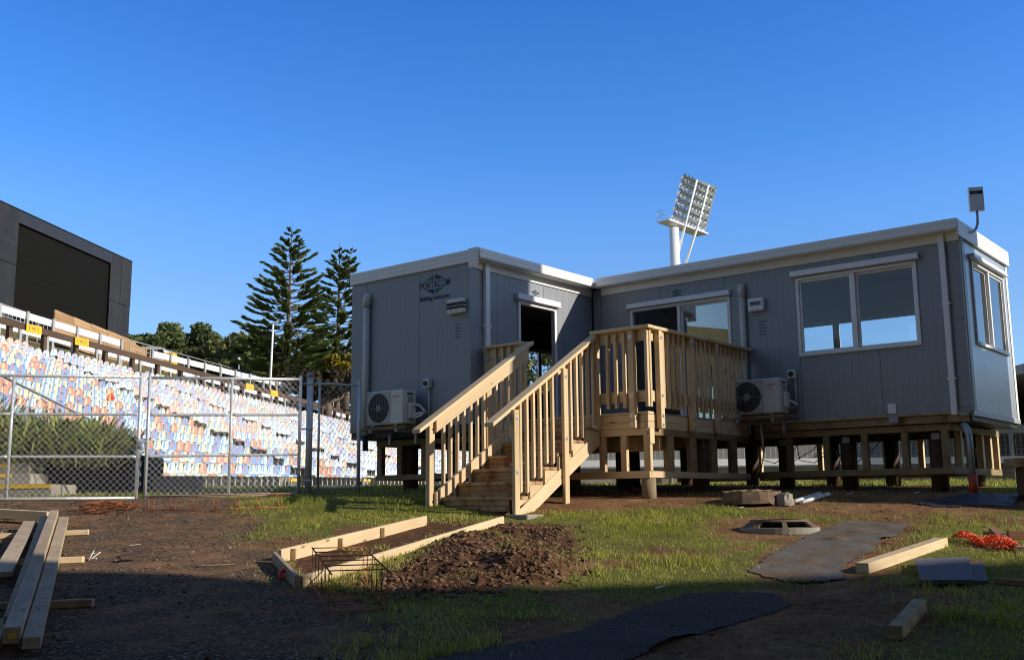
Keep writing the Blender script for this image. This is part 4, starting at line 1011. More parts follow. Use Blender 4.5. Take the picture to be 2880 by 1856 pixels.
M['screen_face'] = (lambda: (lambda t: (t.set(t.ramp(t.math('FRACT', t.math('MULTIPLY', (lambda s: (t.l(t.geo(), s.inputs[0]), s.outputs[2])[1])(t.n('ShaderNodeSeparateXYZ')), 2.6)), [(.02, (.0035, .003, .0022)), (.14, (.0075, .0068, .005))]), .7, 0, .1), t.m)[1])(NT('led_screen_face')))()
M['screen_panel'] = (lambda t: (t.set(t.mix(t.ramp(t.noise(t.map(t.geo(), (1, 1, .18)), .8, 5, .65), [(.45, 0), (.75, .7)]), t.ramp(t.noise(t.geo(), 2.2, 5), [(.3, (.017, .0175, .019)), (.7, (.028, .028, .029))]), (.046, .036, .030)), .55, 0, .3), t.m)[1])(NT('weathered_black_panel'))
M['screen_strip'] = paint('slate_metal_strip', (.026, .028, .033), .5, .12, 2)
def sbox(name, s0, s1, z0, z1, n0, n1, mat, par=scr, bev=0):
    mb = MB(); mb.obox(so_, sd, sn, K3, s0, s1, n0, n1, z0, z1); return mb.build(name, M[mat], par, bev)
sbox('core', -36, -.08, ZB, ZT-.04, -1.3, -.30, 'screen_panel')
for zz0, zz1 in ((ZB, 8.2), (8.2, 11.2), (11.2, 14.2), (14.2, ZT)):
    for s0, s1 in ((-1.5, 0.), (-3.0, -1.5)): sbox('surround_panel', s0+.012, s1-.012, zz0+.012, zz1-.012, -.09, random.uniform(-.02, .01), 'screen_panel', bev=.01)
    for k in range(9): sbox('surround_panel', -14.1-2.4*(k+1)+.012, -14.1-2.4*k-.012, zz0+.012, zz1-.012, -.09, random.uniform(-.02, .01), 'screen_panel', bev=.01)
for k in range(5): sbox('surround_panel', -3.0-(k+1)*2.22+.01, -3.0-k*2.22-.01, ZT-.78, ZT-.02, -.09, .0, 'screen_strip', bev=.01)
for k in range(3): sbox('edge_flashing', -12*(k+1), -12*k, ZT-.0, ZT+.06, -.2, .03, 'dark')
sbox('screen_face', -14.1, -3.0, ZB, ZT-.80, -.29, -.16, 'screen_face')

# ------------------------------------------------------------------ chain-link gates
def clip_seg(x0, z0, x1, z1, a, b, c, d):
    """clip to rectangle a..b, c..d (Liang-Barsky)"""
    t0, t1 = 0., 1.; dx, dz = x1-x0, z1-z0
    for p, q in ((-dx, x0-a), (dx, b-x0), (-dz, z0-c), (dz, d-z0)):
        if abs(p) < 1e-9:
            if q < 0: return None
        else:
            r = q/p
            if p < 0: t0 = max(t0, r)
            else: t1 = min(t1, r)
    return None if t0 >= t1 else (x0+dx*t0, z0+dz*t0, x0+dx*t1, z0+dz*t1)
def link_mesh(par, o_, u, w, h, z0, pitch=.088, r=.0023, name='chain_link'):
    mb = MB(); u = V(u); n = V((u.y, -u.x, 0)); m = int((w+h)/pitch)+2
    for k in range(-m, m+1):
        for s in (1, -1):
            x0 = k*pitch; c = clip_seg(x0, 0, x0+s*h*.98, h, 0, w, 0, h)
            if c: mb.tube([V(o_)+u*c[0]+K3*(z0+c[1])+n*.0016*s, V(o_)+u*c[2]+K3*(z0+c[3])+n*.0016*s], r, 3, False)
    return mb.build(name, M['wire'], par, fixn=False)
GW = 1.70
def gate_leaf(pa, pb, label, mid_frac, brace=False, hinge=False):
    pa = V(pa); pb = V(pb); u = (pb-pa); u.z = 0; w = u.length; u.normalize()
    t = thing('gate_leaf', (pa+pb)/2, label, 'gate', 'chain-link gate leaves')
    za, zb_ = pa.z, pb.z; zz = lambda f: za+(zb_-za)*f
    at = lambda f, z: pa+u*(w*f)+K3*(zz(f)-za+z)
    for f, nm in ((0, 'stile'), (1, 'stile'), (mid_frac, 'mullion')):
        mb = MB(); mb.tube([at(f, -.02 if f in (0, 1) else 0), at(f, GW+(.06 if f in (0, 1) else 0))], .024 if f in (0, 1) else .021, 10); o = mb.build(nm, M['steel'], t)
    for z, nm in ((0, 'bottom_rail'), (GW, 'top_rail')):
        mb = MB(); mb.tube([at(.0, z), at(1., z)], .022, 10); mb.build(nm, M['steel'], t)
    for z in (.575, 1.165):
        for f0, f1 in ((0, mid_frac), (mid_frac, 1)):
            mb = MB(); e = .05/w; pts = [(at(f0+.022/w, z), .016), (at(f0+e*1.7, z), .021), (at(f1-e*1.7, z), .021), (at(f1-.022/w, z), .016)]
            mb.tube([p[0] for p in pts], .019, 10); mb.build('mid_rail', M['steel'], t)
    link_mesh(t, pa-V((u.y, -u.x, 0))*-.026, u, w, GW, 0)
    return t, at, u, w
gL0, gL1 = V((-8.35, 14.15, .08+EYE)), V((-5.285, 14.70, .075+EYE)); gR0, gR1 = V((-5.225, 14.88, .085+EYE)), V((-3.19, 15.56, .12+EYE))
tL, atL, uL, wL = gate_leaf(gL0, gL1, 'left galvanised chain-link gate leaf, in front of the bushes', .455)
tR, atR, uR, wR = gate_leaf(gR0, gR1, 'right galvanised chain-link gate leaf, hinged on the thick post', .535)
gp = thing('gate_post', V((-3.06, 15.63, gh(-3.06, 15.63))), 'thick galvanised gate post with domed cap between gate and short fence', 'post')
zb0 = gh(-3.06, 15.63); zt0 = 1.90+EYE
mb = MB(); mb.tube([V((-3.06, 15.63, zb0-.1)), V((-3.06, 15.63, zt0))], .05, 16); mb.build('tube', M['steel'], gp)
mb = MB(); mb.tube([V((-3.06, 15.63, zt0-.04)), V((-3.06, 15.63, zt0+.012)), V((-3.06, 15.63, zt0+.03))], .056, 16); mb.build('cap', M['steel_dull'], gp)
for z in (zb0+.18, zt0-.16, zb0+.95):
    mb = MB(); mb.tube([V((-3.06, 15.63, z)), V((-3.06, 15.63, z+.035))], .054, 16); mb.tube([V((-3.06, 15.63, z+.018)), V((-3.2, 15.575, z+.018))], .012, 6); mb.build('hinge_band', M['steel'], gp)
# short fence panel from the post to the cabin
sf = thing('fence_panel', V((-2.7, 15.83, gh(-2.7, 15.8))), 'short galvanised pipe fence panel between the gate post and the cabin', 'fence')
p0, p1 = V((-2.93, 15.70, 0)), V((-2.37, 16.0, 0)); pe_ = V((-2.37, 16.0, 0))
mb = MB(); mb.tube([V((-2.37, 16.0, gh(-2.37, 16)-.1)), V((-2.37, 16.0, 1.845+EYE))], .028, 10); mb.build('end_post', M['steel'], sf)
mb = MB(); mb.tube([V((-2.93, 15.70, .16+EYE)), V((-2.93, 15.70, 1.83+EYE))], .019, 8); mb.build('near_post', M['steel'], sf)
for z, r in ((1.77, .021), (.20, .019)):
    mb = MB(); mb.tube([V((-2.99, 15.67, z+EYE)), V((-2.37, 16.0, z+EYE))], r, 10); mb.build('rail', M['steel'], sf)
u = (p1-p0); wp = u.length; u.normalize()
link_mesh(sf, V((-2.93, 15.70, 0)), u, wp, 1.55, .21+EYE)
# chain and padlock between the leaves
ch = thing('gate_chain', V((-5.25, 14.75, .95+EYE)), 'steel chain with padlock hanging between the two gate leaves', 'chain')
g = random.Random(5); prev = None
pts = [V((-5.34, 14.66, .98+EYE)), V((-5.29, 14.64, .93+EYE)), V((-5.24, 14.66, .86+EYE)), V((-5.19, 14.80, .88+EYE)), V((-5.2, 14.78, .95+EYE))]
mb = MB(); mb.tube(pts, .008, 6)
for k in range(16):
    z = .86-.042*k; x = -5.255+.018*math.sin(k*1.9); c = V((x, 14.68, z+EYE)); a = PI/2*(k % 2)
    mb.tube([c+V((.014*math.cos(a+j*PI/4)*(1), .004*(k % 2), .024*math.sin(a+j*PI/4))) for j in range(9)], .0045, 5, False)
mb.build('links', M['steel_dull'], ch)
mb = MB(); mb.box(-5.265, -5.205, 14.66, 14.69, .78+EYE, .84+EYE); mb.build('padlock', M['zinc'], ch, .006)

# ------------------------------------------------------------------ planting, steps and dark wall behind the left leaf
sp_ = thing('concrete_steps', V((-7.9, 16.0, .1+EYE)), 'concrete steps with yellow nosings behind the left gate leaf', 'steps')
for k in range(5):
    x1 = -6.93-.48*k if k < 2 else -7.6; y0 = 15.75+.34*k; z1 = .30+.17*k+EYE
    mb = MB(); mb.box(-8.9, x1, y0, y0+.6+.3*(k == 0), z1-.5, z1); o = mb.build('step', M['concrete'], sp_, .012)
    mb = MB(); mb.box(-8.15+(0.25 if k == 0 else -.3), x1-.02-(.28 if k else 0), y0-.012, y0-.0005, z1-.06, z1-.004); mb.box(-8.15, x1-.02, y0-.0, y0+.05, z1+.001, z1+.005); mb.build('step_nosing', M['yellow'], o)
hr = thing('pipe_handrail', V((-8.2, 15.7, .2+EYE)), 'curved grey pipe handrail beside the concrete steps', 'handrail')
mb = MB(); mb.tube([V((-9.0, 15.6, 1.38+EYE)), V((-8.5, 15.6, 1.30+EYE)), V((-8.1, 15.6, 1.17+EYE)), V((-7.93, 15.6, 1.08+EYE)), V((-7.84, 15.6, .96+EYE)), V((-7.82, 15.6, .84+EYE)), V((-7.88, 15.6, .70+EYE))], .024, 10); mb.build('rail', M['steel'], hr)
mb = MB(); mb.box(-8.42, -8.26, 15.55, 15.67, -.1+EYE, 1.22+EYE); mb.build('timber_post', M['pile'], hr, .008)
dwl = thing('retaining_wall', V((-6.6, 17.2, EYE)), 'wall under the overhanging bushes with its shade painted black', 'retaining wall')
mb = MB(); mb.box(-9.8, -6.2, 16.95, 18.6, -.3+EYE, .80+EYE); mb.box(-9.8, -7.0, 17.3, 19, .8+EYE, 1.28+EYE); mb.build('wall', M['shade_black'], dwl, .05)  # shade below the bushes put into a black wall colour
mb = MB(); mb.tube([V((-8.9, 16.85, 1.45+EYE)), V((-7.6, 16.85, 1.20+EYE)), V((-6.9, 16.85, .95+EYE)), V((-6.62, 16.85, .78+EYE)), V((-6.55, 16.85, .5+EYE))], .04, 10); mb.build('hose', M['dark'], dwl)
# low block wall
lw = MB(); lw.box(-5.72, -5.02, 16.6, 16.95, -.1+EYE, .42+EYE); tag(lw.build('block_wall', M['concrete_dark'], None, .01), 'low dark grey concrete block wall seen through the right gate leaf', 'wall')
# sloping pole in the planting
mb = MB(); mb.tube([V((-9.5, 17.6, 2.55+EYE)), V((-6.4, 18.0, 1.0+EYE))], .022, 8); tag(mb.build('sloping_rail', M['steel_dull'], None), 'thin dark sloping rail crossing behind the left gate leaf', 'rail')
# strappy-leaved bushes
def strappy(name, label, x0, x1, yc, ztop, zbase, n, seed, group, L=(.45, .85)):
    g = np.random.default_rng(seed); x = g.uniform(x0, x1, n); y = yc+g.normal(0, .33, n)
    top = np.interp(x, ztop[0], ztop[1]); z = zbase+(top-.25-zbase)*g.uniform(0, 1, n)**.6+EYE
    l = g.uniform(*L, n); th = g.uniform(0, 2*PI, n); el = g.uniform(.15, 1.25, n); w = g.uniform(.012, .024, n)
    d = np.stack([np.cos(th)*np.cos(el), np.sin(th)*np.cos(el), np.sin(el)], 1); s = np.stack([-np.sin(th), np.cos(th), np.zeros(n)], 1)
    p0 = np.stack([x, y, z], 1); p1 = p0+d*(l*.5)[:, None]; p2 = p0+d*(l*.82)[:, None]+np.array([0, 0, -1])*(l*.05)[:, None]; p3 = p0+d*(l*1.03)[:, None]+np.array([0, 0, -1])*(l*.22)[:, None]
    sw = s*w[:, None]
    vv = np.stack([p0-sw*.5, p0+sw*.5, p1-sw, p1+sw, p2-sw*.8, p2+sw*.8, p3], 1).reshape(-1, 3); b = np.arange(n)*7
    f = np.concatenate([np.stack([b+i, b+j, b+k], 1) for i, j, k in ((0, 1, 3), (0, 3, 2), (2, 3, 5), (2, 5, 4), (4, 5, 6))])
    c = np.array([.12, .18, .03])+(np.array([.58, .60, .14])-np.array([.12, .18, .03]))*g.uniform(0, 1, (n, 1))**1.5
    yl = g.uniform(0, 1, n) < .09; c[yl] = np.array([.36, .33, .10])*g.uniform(.6, 1.1, (yl.sum(), 1)); br_ = g.uniform(0, 1, n) < .06; c[br_] = np.array([.18, .10, .05])
    cc = np.repeat(np.concatenate([c, np.ones((n, 1))], 1), 7, 0)
    t = thing(name, V(((x0+x1)/2, yc, zbase+EYE)), label, 'bush', group)
    o = np_mesh('leaves', vv-np.array(t.location)[None], f, M['leaf'], parent=t, colors=cc)
    mb = MB()
    for k in range(16):
        xx = g.uniform(x0+.2, x1); zz = float(np.interp(xx, ztop[0], ztop[1]))+EYE
        q = V((xx, yc+g.normal(0, .2), zz-.4)); e = q+V((g.normal(0, .25), g.normal(0, .1), g.uniform(.55, .9))); mb.tube([q, (q+e)/2+V((.03, 0, .03)), e], .0045, 4)
        if k % 2:
            for j in range(9): a = g.uniform(0, 2*PI); mb.tube([e, e+V((math.cos(a)*.05, math.sin(a)*.05, g.uniform(0, .08)))], .003, 3)
    mb.build('flower_stalks', M['pine_old'], t)
    return t
strappy('strappy_bush', 'tall green strappy-leaved bush behind the left end of the gate', -9.4, -8.0, 17.45, ([-9.4, -8.6, -7.9], [1.72, 1.5, 1.15]), .85, 800, 11, 'strappy bushes behind the gate')
strappy('strappy_bush', 'broad sunlit strappy-leaved bush above the dark wall behind the gate', -8.2, -6.4, 17.1, ([-8.2, -7.2, -6.7, -6.2, -5.95], [1.22, 1.22, 1.16, .85, .66]), .5, 2200, 12, 'strappy bushes behind the gate')

# ------------------------------------------------------------------ trees
def leaf_quads(g, P_, N, size, col, jit=.3):
    """random small triangles/quads around points"""
    n = len(P_); a = g.normal(0, 1, (n, 3)); a /= np.linalg.norm(a, axis=1)[:, None]; b = np.cross(a, g.normal(0, 1, (n, 3))); b /= np.linalg.norm(b, axis=1)[:, None]
    s = size*g.uniform(.6, 1.4, (n, 1)); v = np.stack([P_-a*s, P_+b*s*.55, P_+a*s, P_-b*s*.55], 1).reshape(-1, 3)
    return v, np.arange(n*4).reshape(n, 4), np.repeat(np.concatenate([col, np.ones((n, 1))], 1), 4, 0)
def norfolk(loc, H, Rm, label, seed, tiers, leader=1, lean=0.0, bare=.0, double=False):
    g = np.random.default_rng(seed); t = thing('norfolk_pine', loc, label, 'tree', 'norfolk pines')
    tp_ = lambda f: V((lean*f*H, 0, f*H))
    mb = MB(); mb.tube([tp_(f) for f in np.linspace(-.08, .93, 12)], .26, 8, r2=.035); mb.tube([tp_(.93), tp_(1.025)], .035, 5, r2=.012)
    if double: mb.tube([tp_(.62), tp_(.70)+V((.45, .1, 0)), tp_(.80)+V((.75, .1, 0)), tp_(.95)+V((.85, .1, 0))], .09, 6, r2=.01)
    tk = None; VV, FF, CC = [], [], []; off = 0
    limb = mb
    fs = 1-np.linspace(0, 1, tiers)**.86*.94
    stems = [(0, lambda f: tp_(f), 1.0)] + ([(1, lambda f: tp_(f)+V((.45+.4*min(1, (f-.62)/.3), .1, 0)), .45)] if double else [])
    for si, fn, kr in stems:
        for ti, f in enumerate(fs):
            if f > .955 or (si == 1 and f < .70): continue
            rad = Rm*kr*min(1, ((1-f)/.62)**1.0)*(1 if f > .28 else .8+.2*f/.28)+.20
            nb = (5 if f > .85 else 6) if f > .5 else 7
            a0 = g.uniform(0, 2*PI)
            for b in range(nb):
                az = a0+2*PI*b/nb+g.normal(0, .13); L = rad*g.uniform(.82, 1.12); el = R(20) if f > .75 else R(9) if f > .45 else R(-2)
                el += g.normal(0, .05); base = fn(f+g.normal(0, .004))
                pts = []
                for s in np.linspace(0, 1, 6):
                    up_ = math.sin(el)*L*s - .10*L*math.sin(PI*s*.75)*(.4 if f > .7 else 1)+.13*L*s**3
                    pts.append(base+V((math.cos(az)*L*s, math.sin(az)*L*s, up_)))
                limb.tube(pts, .045 if L > 1 else .02, 4, False, r2=.012)
                # brush of branchlets over the outer part
                m = int(7+L*(11 if f > .55 else 16)); s0 = .22 if f > .8 else (.36 if f > .35 else .2)
                ss = s0+(1-s0)*g.uniform(0, 1, m)**.8; seg = np.clip((ss*5).astype(int), 0, 4); fr_ = ss*5-seg
                PA = np.array([p[:] for p in pts]); P_ = PA[seg]*(1-fr_)[:, None]+PA[seg+1]*fr_[:, None]
                out = np.array([math.cos(az), math.sin(az), .15]); side = np.array([-math.sin(az), math.cos(az), 0])
                sg = np.where(np.arange(m) % 2 == 0, 1, -1)[:, None]
                dirv = out*g.uniform(.75, 1.15, (m, 1))+side*sg*g.uniform(.15, .75, (m, 1))+np.array([0, 0, 1])*g.uniform(.05, .42, (m, 1)); dirv /= np.linalg.norm(dirv, axis=1)[:, None]
                l = (.62 if f > .86 else 1.0)*(.46+.22*min(1, L/2.5))*g.uniform(.6, 1.15, (m, 1))*(1.25-.35*ss[:, None]); wv = np.cross(dirv, g.normal(0, 1, (m, 3))*.35+np.array([0, 0, 1.])); wv /= np.linalg.norm(wv, axis=1)[:, None]
                for rot in (0, 1):
                    w2 = wv if rot == 0 else np.cross(dirv, wv); w2 = w2*.085
                    q0 = P_-dirv*l*.05; q1 = P_+dirv*l*.5; q2 = P_+dirv*l
                    v = np.stack([q0, q1+w2, q2, q1-w2], 1).reshape(-1, 3); VV.append(v); FF.append(np.arange(m*4).reshape(m, 4)+off); off += m*4
                    c = (np.array([.065, .11, .036])+(np.array([.215, .25, .085])-np.array([.065, .11, .036]))*g.uniform(0, 1, (m, 1)))*(.75+.35*ss[:, None]); CC.append(np.repeat(np.concatenate([c, np.ones((m, 1))], 1), 4, 0))
    L0 = V(loc); limb.v = [tuple(V(v)+L0) for v in limb.v]
    limb.build('trunk', M['bark'], t)
    np_mesh('crown', np.concatenate(VV), np.concatenate(FF), M['leaf'], parent=t, colors=np.concatenate(CC))
    return t
norfolk((-16.45, 75, 7.6+EYE), 12.7, 3.3, 'taller norfolk pine, its full cone standing clear against the sky', 31, 26, lean=.012)
norfolk((-13.4, 79, 7.0+EYE), 12.9, 2.5, 'shorter norfolk pine with a twin top beside the logo cabin', 32, 27, double=True)
norfolk((-15.3, 83, 7.0+EYE), 6.9, 3.6, 'low dark norfolk pine filling the gap between the two tall ones', 33, 14)
def broad(loc, Rx, Rz, trunk_h, label, seed, n, cols, group='broad trees behind the bank', lsz=.30, clumps=22, name='broadleaf_tree'):
    g = np.random.default_rng(seed); t = thing(name, loc, label, 'tree', group); L0 = V(loc)
    mb = MB(); cs = []
    for k in range(clumps):
        a = g.uniform(0, 2*PI); r_ = Rx*math.sqrt(g.uniform(0, 1))*.82; hgt = trunk_h+Rz*(.15+.85*g.uniform(0, 1)**.7*math.sqrt(max(.05, 1-(r_/Rx)**2)))
        c = np.array([math.cos(a)*r_, math.sin(a)*r_, hgt]); cs.append((c, Rx*g.uniform(.20, .36)))
    top = V((0, 0, trunk_h*.75))
    mb.tube([L0+V((0, 0, -1)), L0+V((.05, 0, trunk_h*.4)), L0+top], .32, 8, r2=.22)
    for c, r_ in cs:
        q = V(c); mid = (top+q)/2+V((g.normal(0, .3), g.normal(0, .3), -.25)); mb.tube([L0+top, L0+mid, L0+q], .13, 5, False, r2=.03)
    mb.build('trunk', M['bark'], t)
    PP, CC = [], []
    per = n//clumps
    for c, r_ in cs:
        d = g.normal(0, 1, (per, 3)); d /= np.linalg.norm(d, axis=1)[:, None]; rr = r_*g.uniform(.35, 1, (per, 1))**.5
        p_ = c+d*rr*np.array([1.1, 1.1, .72]); PP.append(p_)
        lit = np.clip(.45+.4*d[:, 2:3]+.25*g.normal(0, 1, (per, 1)), 0, 1); tone = g.uniform(.75, 1.2)  # leaf tops paler: light from above put into the colour
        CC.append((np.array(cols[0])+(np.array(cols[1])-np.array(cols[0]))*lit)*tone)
    v, f, c = leaf_quads(g, np.concatenate(PP), None, lsz, np.concatenate(CC))
    np_mesh('crown', v, f, M['leaf'], parent=t, colors=c); return t
DK = ((.05, .08, .026), (.19, .22, .075)); OL = ((.08, .10, .03), (.26, .25, .085))
for k, (x, y, rx, rz, th, zz, lab, cl) in enumerate([
    (-40.2, 112, 4.0, 4.4, 2.6, 13.2, 'small round dark tree at the left end of the row by the screen', DK),
    (-37.2, 108, 3.4, 4.2, 3.0, 12.4, 'narrow dark tree second from the screen', DK),
    (-34.8, 111, 5.2, 6.2, 3.2, 11.6, 'largest spreading tree, highest crown of the broad row', DK),
    (-30.4, 106, 4.4, 5.6, 3.2, 10.8, 'olive tinted broad tree in the middle of the row', OL),
    (-26.8, 100, 3.9, 5.6, 3.2, 9.9, 'broad tree with gaps of sky beside the tall pine', OL),
    (-23.6, 98, 3.6, 5.2, 3.0, 9.4, 'last broad tree half behind the tall pine', DK)]):
    broad((x, y, zz+EYE-2.2), rx, rz, th, lab, 50+k, 5200, cl)
broad((-11.9, 73.5, 7.4+EYE), 1.5, 1.5, 1.5, 'golden yellow shrub against the wall of the logo cabin', 61, 1800, ((.10, .085, .012), (.42, .33, .03)), 'shrubs by the pines', .17, 14, 'golden_shrub')
broad((-12.7, 71.0, 6.2+EYE), 2.6, 2.0, .6, 'dark brownish shrub below the golden one', 62, 2600, ((.02, .018, .010), (.075, .055, .028)), 'shrubs by the pines', .17, 12, 'dark_shrub')
broad((3.0, 84, 1.5+EYE), 5.2, 7.0, 4.0, 'tree seen through the doorway and far window of the logo cabin', 63, 1500, OL, 'broad trees behind the bank', .26)
broad((-1.5, 88, 1.5+EYE), 4.0, 6.0, 4.6, 'second tree seen through the doorway of the logo cabin', 64, 1500, OL, 'broad trees behind the bank', .26)

# ------------------------------------------------------------------ floodlight tower
fl_ = thing('floodlight_tower', V((16.3, 100, .6+EYE)), 'tall white floodlight tower rising behind the long cabin', 'floodlight')
mb = MB(); mb.tube([V((16.10, 100, .3+EYE)), V((16.15, 100, 15+EYE)), V((16.17, 100, 26.4+EYE))], .62, 20, r2=.47); mb.build('pole', M['white'], fl_)
fb_ = V((.65, .76, 0)).normalized(); fn_ = V((.76, -.65, 0)); BL = V((15.65, 99.4, 26.9+EYE)); lean_ = (K3*4.25+fn_*1.5).normalized(); HL = 4.5; WL = 6.5
pf = lambda a, h, n=0: BL+fb_*a+lean_*h+fn_*n
mb = MB(); mb.obox(BL-fb_*.9, fb_, fn_, K3, 0, WL+1.0, -.9, .55, -.14, .02); mb.build('platform', M['white'], fl_, .02)
mb = MB()
for a in (0, .9): mb.tube([BL-fb_*(.85-a*.0)-fn_*(.85-a)+K3*.0, BL-fb_*.85-fn_*(.85-a)+K3*1.0], .025, 5)
for z in (.5, 1.0): mb.tube([BL+fb_*.3-fn_*.85+K3*z, BL-fb_*.85-fn_*.85+K3*z, BL-fb_*.85+fn_*.3+K3*z], .022, 5)
mb.build('guard_rail', M['steel_dull'], fl_)
for a, q in ((2.2, V((15.72, 99.4, 21.2+EYE))), (4.5, V((16.6, 99.45, 21.2+EYE)))):
    mb = MB(); mb.tube([q, pf(a, .6, .42), pf(a, HL+.12, .42)], .13, 8); mb.build('strut', M['white'], fl_)
for i in range(6):
    mb = MB(); h = .35+i*.80; mb.beam(pf(0, h), pf(WL, h), .09, .10); mb.build('lamp_bar', M['white'], fl_)
for a in (.3, 1.3, 2.7, 3.9, 5.2, 6.2): mb = MB(); mb.beam(pf(a, .0), pf(a, HL), .05, .05); mb.build('upright', M['steel_dull'], fl_)
M['lamp_glass'] = paint('floodlight_glass', (.20, .24, .23), .12, .25, 5)
lamp0 = None
mb = MB(); mb.tube([V((0, 0, 0)), V((0, -.10, 0)), V((0, -.28, 0)), V((0, -.36, 0))], .15, 12, r2=.31); hm = mb.build('lamp', M['steel_dull'], None); hm_me = hm.data; bpy.data.objects.remove(hm)
mb = MB(); mb.tube([V((0, -.362, 0)), V((0, -.372, 0))], .275, 14); hg = mb.build('lens', M['lamp_glass'], None); hg_me = hg.data; bpy.data.objects.remove(hg)
mb = MB(); mb.box(-.28, .28, .02, .30, -.09, .09); hb_ = mb.build('ballast_box', M['white'], None); hb_me = hb_.data; bpy.data.objects.remove(hb_)
fa = math.atan2(fn_.y, fn_.x)+PI/2
for i in range(6):
    for j in range(9):
        c = pf(.35+j*.725, .62+i*.80 if i < 5 else 4.5, .05)
        o = bpy.data.objects.new('lamp', hm_me); COL.objects.link(o); o.parent = fl_; o.location = c-V(fl_.location); o.rotation_euler = (R(-28), 0, fa+R((j-4)*-9+random.uniform(-4, 4)))
        for nm, me_ in (('lens', hg_me), ('ballast_box', hb_me)):
            q = bpy.data.objects.new(nm, me_); COL.objects.link(q); q.parent = o

# light pole, small lamp and things on the bank
lp = thing('light_pole', V((-15.9, 68, 8+EYE)), 'slim white lighting pole in front of the tall norfolk pine', 'light pole')
mb = MB(); mb.tube([V((-15.98, 68, 6.5+EYE)), V((-15.86, 68, 11.75+EYE))], .085, 8, r2=.06); mb.build('pole', M['white'], lp)
mb = MB(); mb.tube([V((-15.86, 68, 11.7+EYE)), V((-15.75, 67.9, 11.77+EYE)), V((-15.5, 67.8, 11.8+EYE))], .04, 6); mb.build('arm', M['white'], lp)
lp = thing('light_pole', V((-23.9, 90, 9+EYE)), 'short lamp post in front of the broad trees', 'light pole')
mb = MB(); mb.tube([V((-23.9, 90, 8.8+EYE)), V((-23.9, 90, 12.6+EYE))], .06, 6); mb.build('pole', M['post_grey'], lp)
mb = MB(); mb.box(-23.98, -23.82, 89.9, 90.1, 12.3+EYE, 12.65+EYE); mb.build('lantern', M['white'], lp)
vn = thing('parked_van', V((-24.6, 72, 9.5+EYE)), 'white van roof and cab showing above the end of the retaining wall', 'van')
mb = MB(); x, y, z = -24.85, 72.0, 9.35+EYE
mb.prism([V((x-2.6, y, z)), V((x+.55, y, z)), V((x+.62, y, z+.75)), V((x+.40, y, z+1.35)), V((x+.2, y, z+1.45)), V((x-2.6, y, z+1.5))], V((0, 1.7, 0))); mb.build('body', M['van_white'], vn, .05)
mb = MB(); mb.prism([V((x+.0, y-.01, z+.78)), V((x+.55, y-.01, z+.78)), V((x+.36, y-.01, z+1.26)), V((x, y-.01, z+1.3))], V((0, -.02, 0))); mb.prism([V((x-1.3, y-.01, z+.8)), V((x-.12, y-.01, z+.78)), V((x-.12, y-.01, z+1.3)), V((x-1.3, y-.01, z+1.32))], V((0, -.02, 0))); mb.build('side_window', M['glass_dark'], vn)
mb = MB(); mb.box(-23.55, -22.85, 69.5, 70.2, 8.6+EYE, 10.05+EYE); tag(mb.build('water_barrier', M['yellow'], None, .08), 'bright yellow barrier block below the white van', 'barrier')
bc_ = thing('parked_car', V((-21.2, 80, 9+EYE)), 'dark blue car behind the pipe handrail', 'car')
mb = MB(); mb.prism([V((-22.6, 80, 8.6+EYE)), V((-19.2, 80, 8.6+EYE)), V((-19.2, 80, 9.25+EYE)), V((-19.9, 80, 9.45+EYE)), V((-20.4, 80, 10.1+EYE)), V((-21.9, 80, 10.15+EYE)), V((-22.6, 80, 9.5+EYE))], V((0, 1.7, 0))); mb.build('body', M['car_blue'], bc_, .06)
mb = MB(); mb.prism([V((-20.2, 79.99, 9.45+EYE)), V((-20.55, 79.99, 10.0+EYE)), V((-21.8, 79.99, 10.03+EYE)), V((-22.2, 79.99, 9.5+EYE))], V((0, -.02, 0))); mb.build('side_window', M['glass_dark'], bc_)
mb = MB(); mb.box(-19.6, -17.6, 78, 80, 7.6+EYE, 9.55+EYE); tag(mb.build('white_cabinet', M['van_white'], None, .05), 'white box cabinet beside the blue car behind the handrail', 'cabinet')

# ------------------------------------------------------------------ behind the long cabin: mesh fence, low wall, open shed
M['hoard'] = paint('grey_hoarding', (.25, .24, .215), .7, .12, 1.5)
mf = thing('mesh_fence', V((6, 22, .3+EYE)), 'wire mesh fence on a low wall seen beneath the cabins', 'fence')
fx0, fx1, fy = .9, 16.5, 22.0
for k in range(8): x = fx0+k*2.4; mb = MB(); mb.tube([V((x, fy, .2+EYE)), V((x, fy, 1.55+EYE))], .045, 8); mb.build('post', M['post_grey'], mf)
mb = MB(); mb.box(fx0, fx1, fy-.03, fy+.03, 1.28+EYE, 1.46+EYE); mb.build('top_beam', M['post_grey'], mf)
mb = MB(); mb.box(fx0, fx1, fy-.05, fy+.02, .66+EYE, .80+EYE); mb.build('bottom_beam', M['board_white'], mf)
mb = MB()
for k in range(int((fx1-fx0)/.11)): x = fx0+k*.11; mb.tube([V((x, fy-.02, .80+EYE)), V((x, fy-.02, 1.28+EYE))], .005, 3, False)
for k in range(5): z = .84+k*.10+EYE; mb.tube([V((fx0, fy-.024, z)), V((fx1, fy-.024, z))], .005, 3, False)
mb.build('wire_mesh', M['steel_dull'], mf)
mb = MB(); mb.box(fx0, fx1+3, fy+.1, fy+.5, -.2+EYE, .64+EYE); tag(mb.build('low_wall', M['concrete'], None, .02), 'low brownish concrete wall below the mesh fence', 'wall')
mb = MB(); mb.box(fx0, fx1+3, fy+3.4, fy+3.6, .5+EYE, 1.5+EYE); tag(mb.build('hoarding', M['hoard'], None, .01), 'pale hoarding behind the mesh fence', 'hoarding')
sh = thing('open_shed', V((14, 23, .4+EYE)), 'open shed with white eave and interior painted dark as shade at the right edge', 'shed')
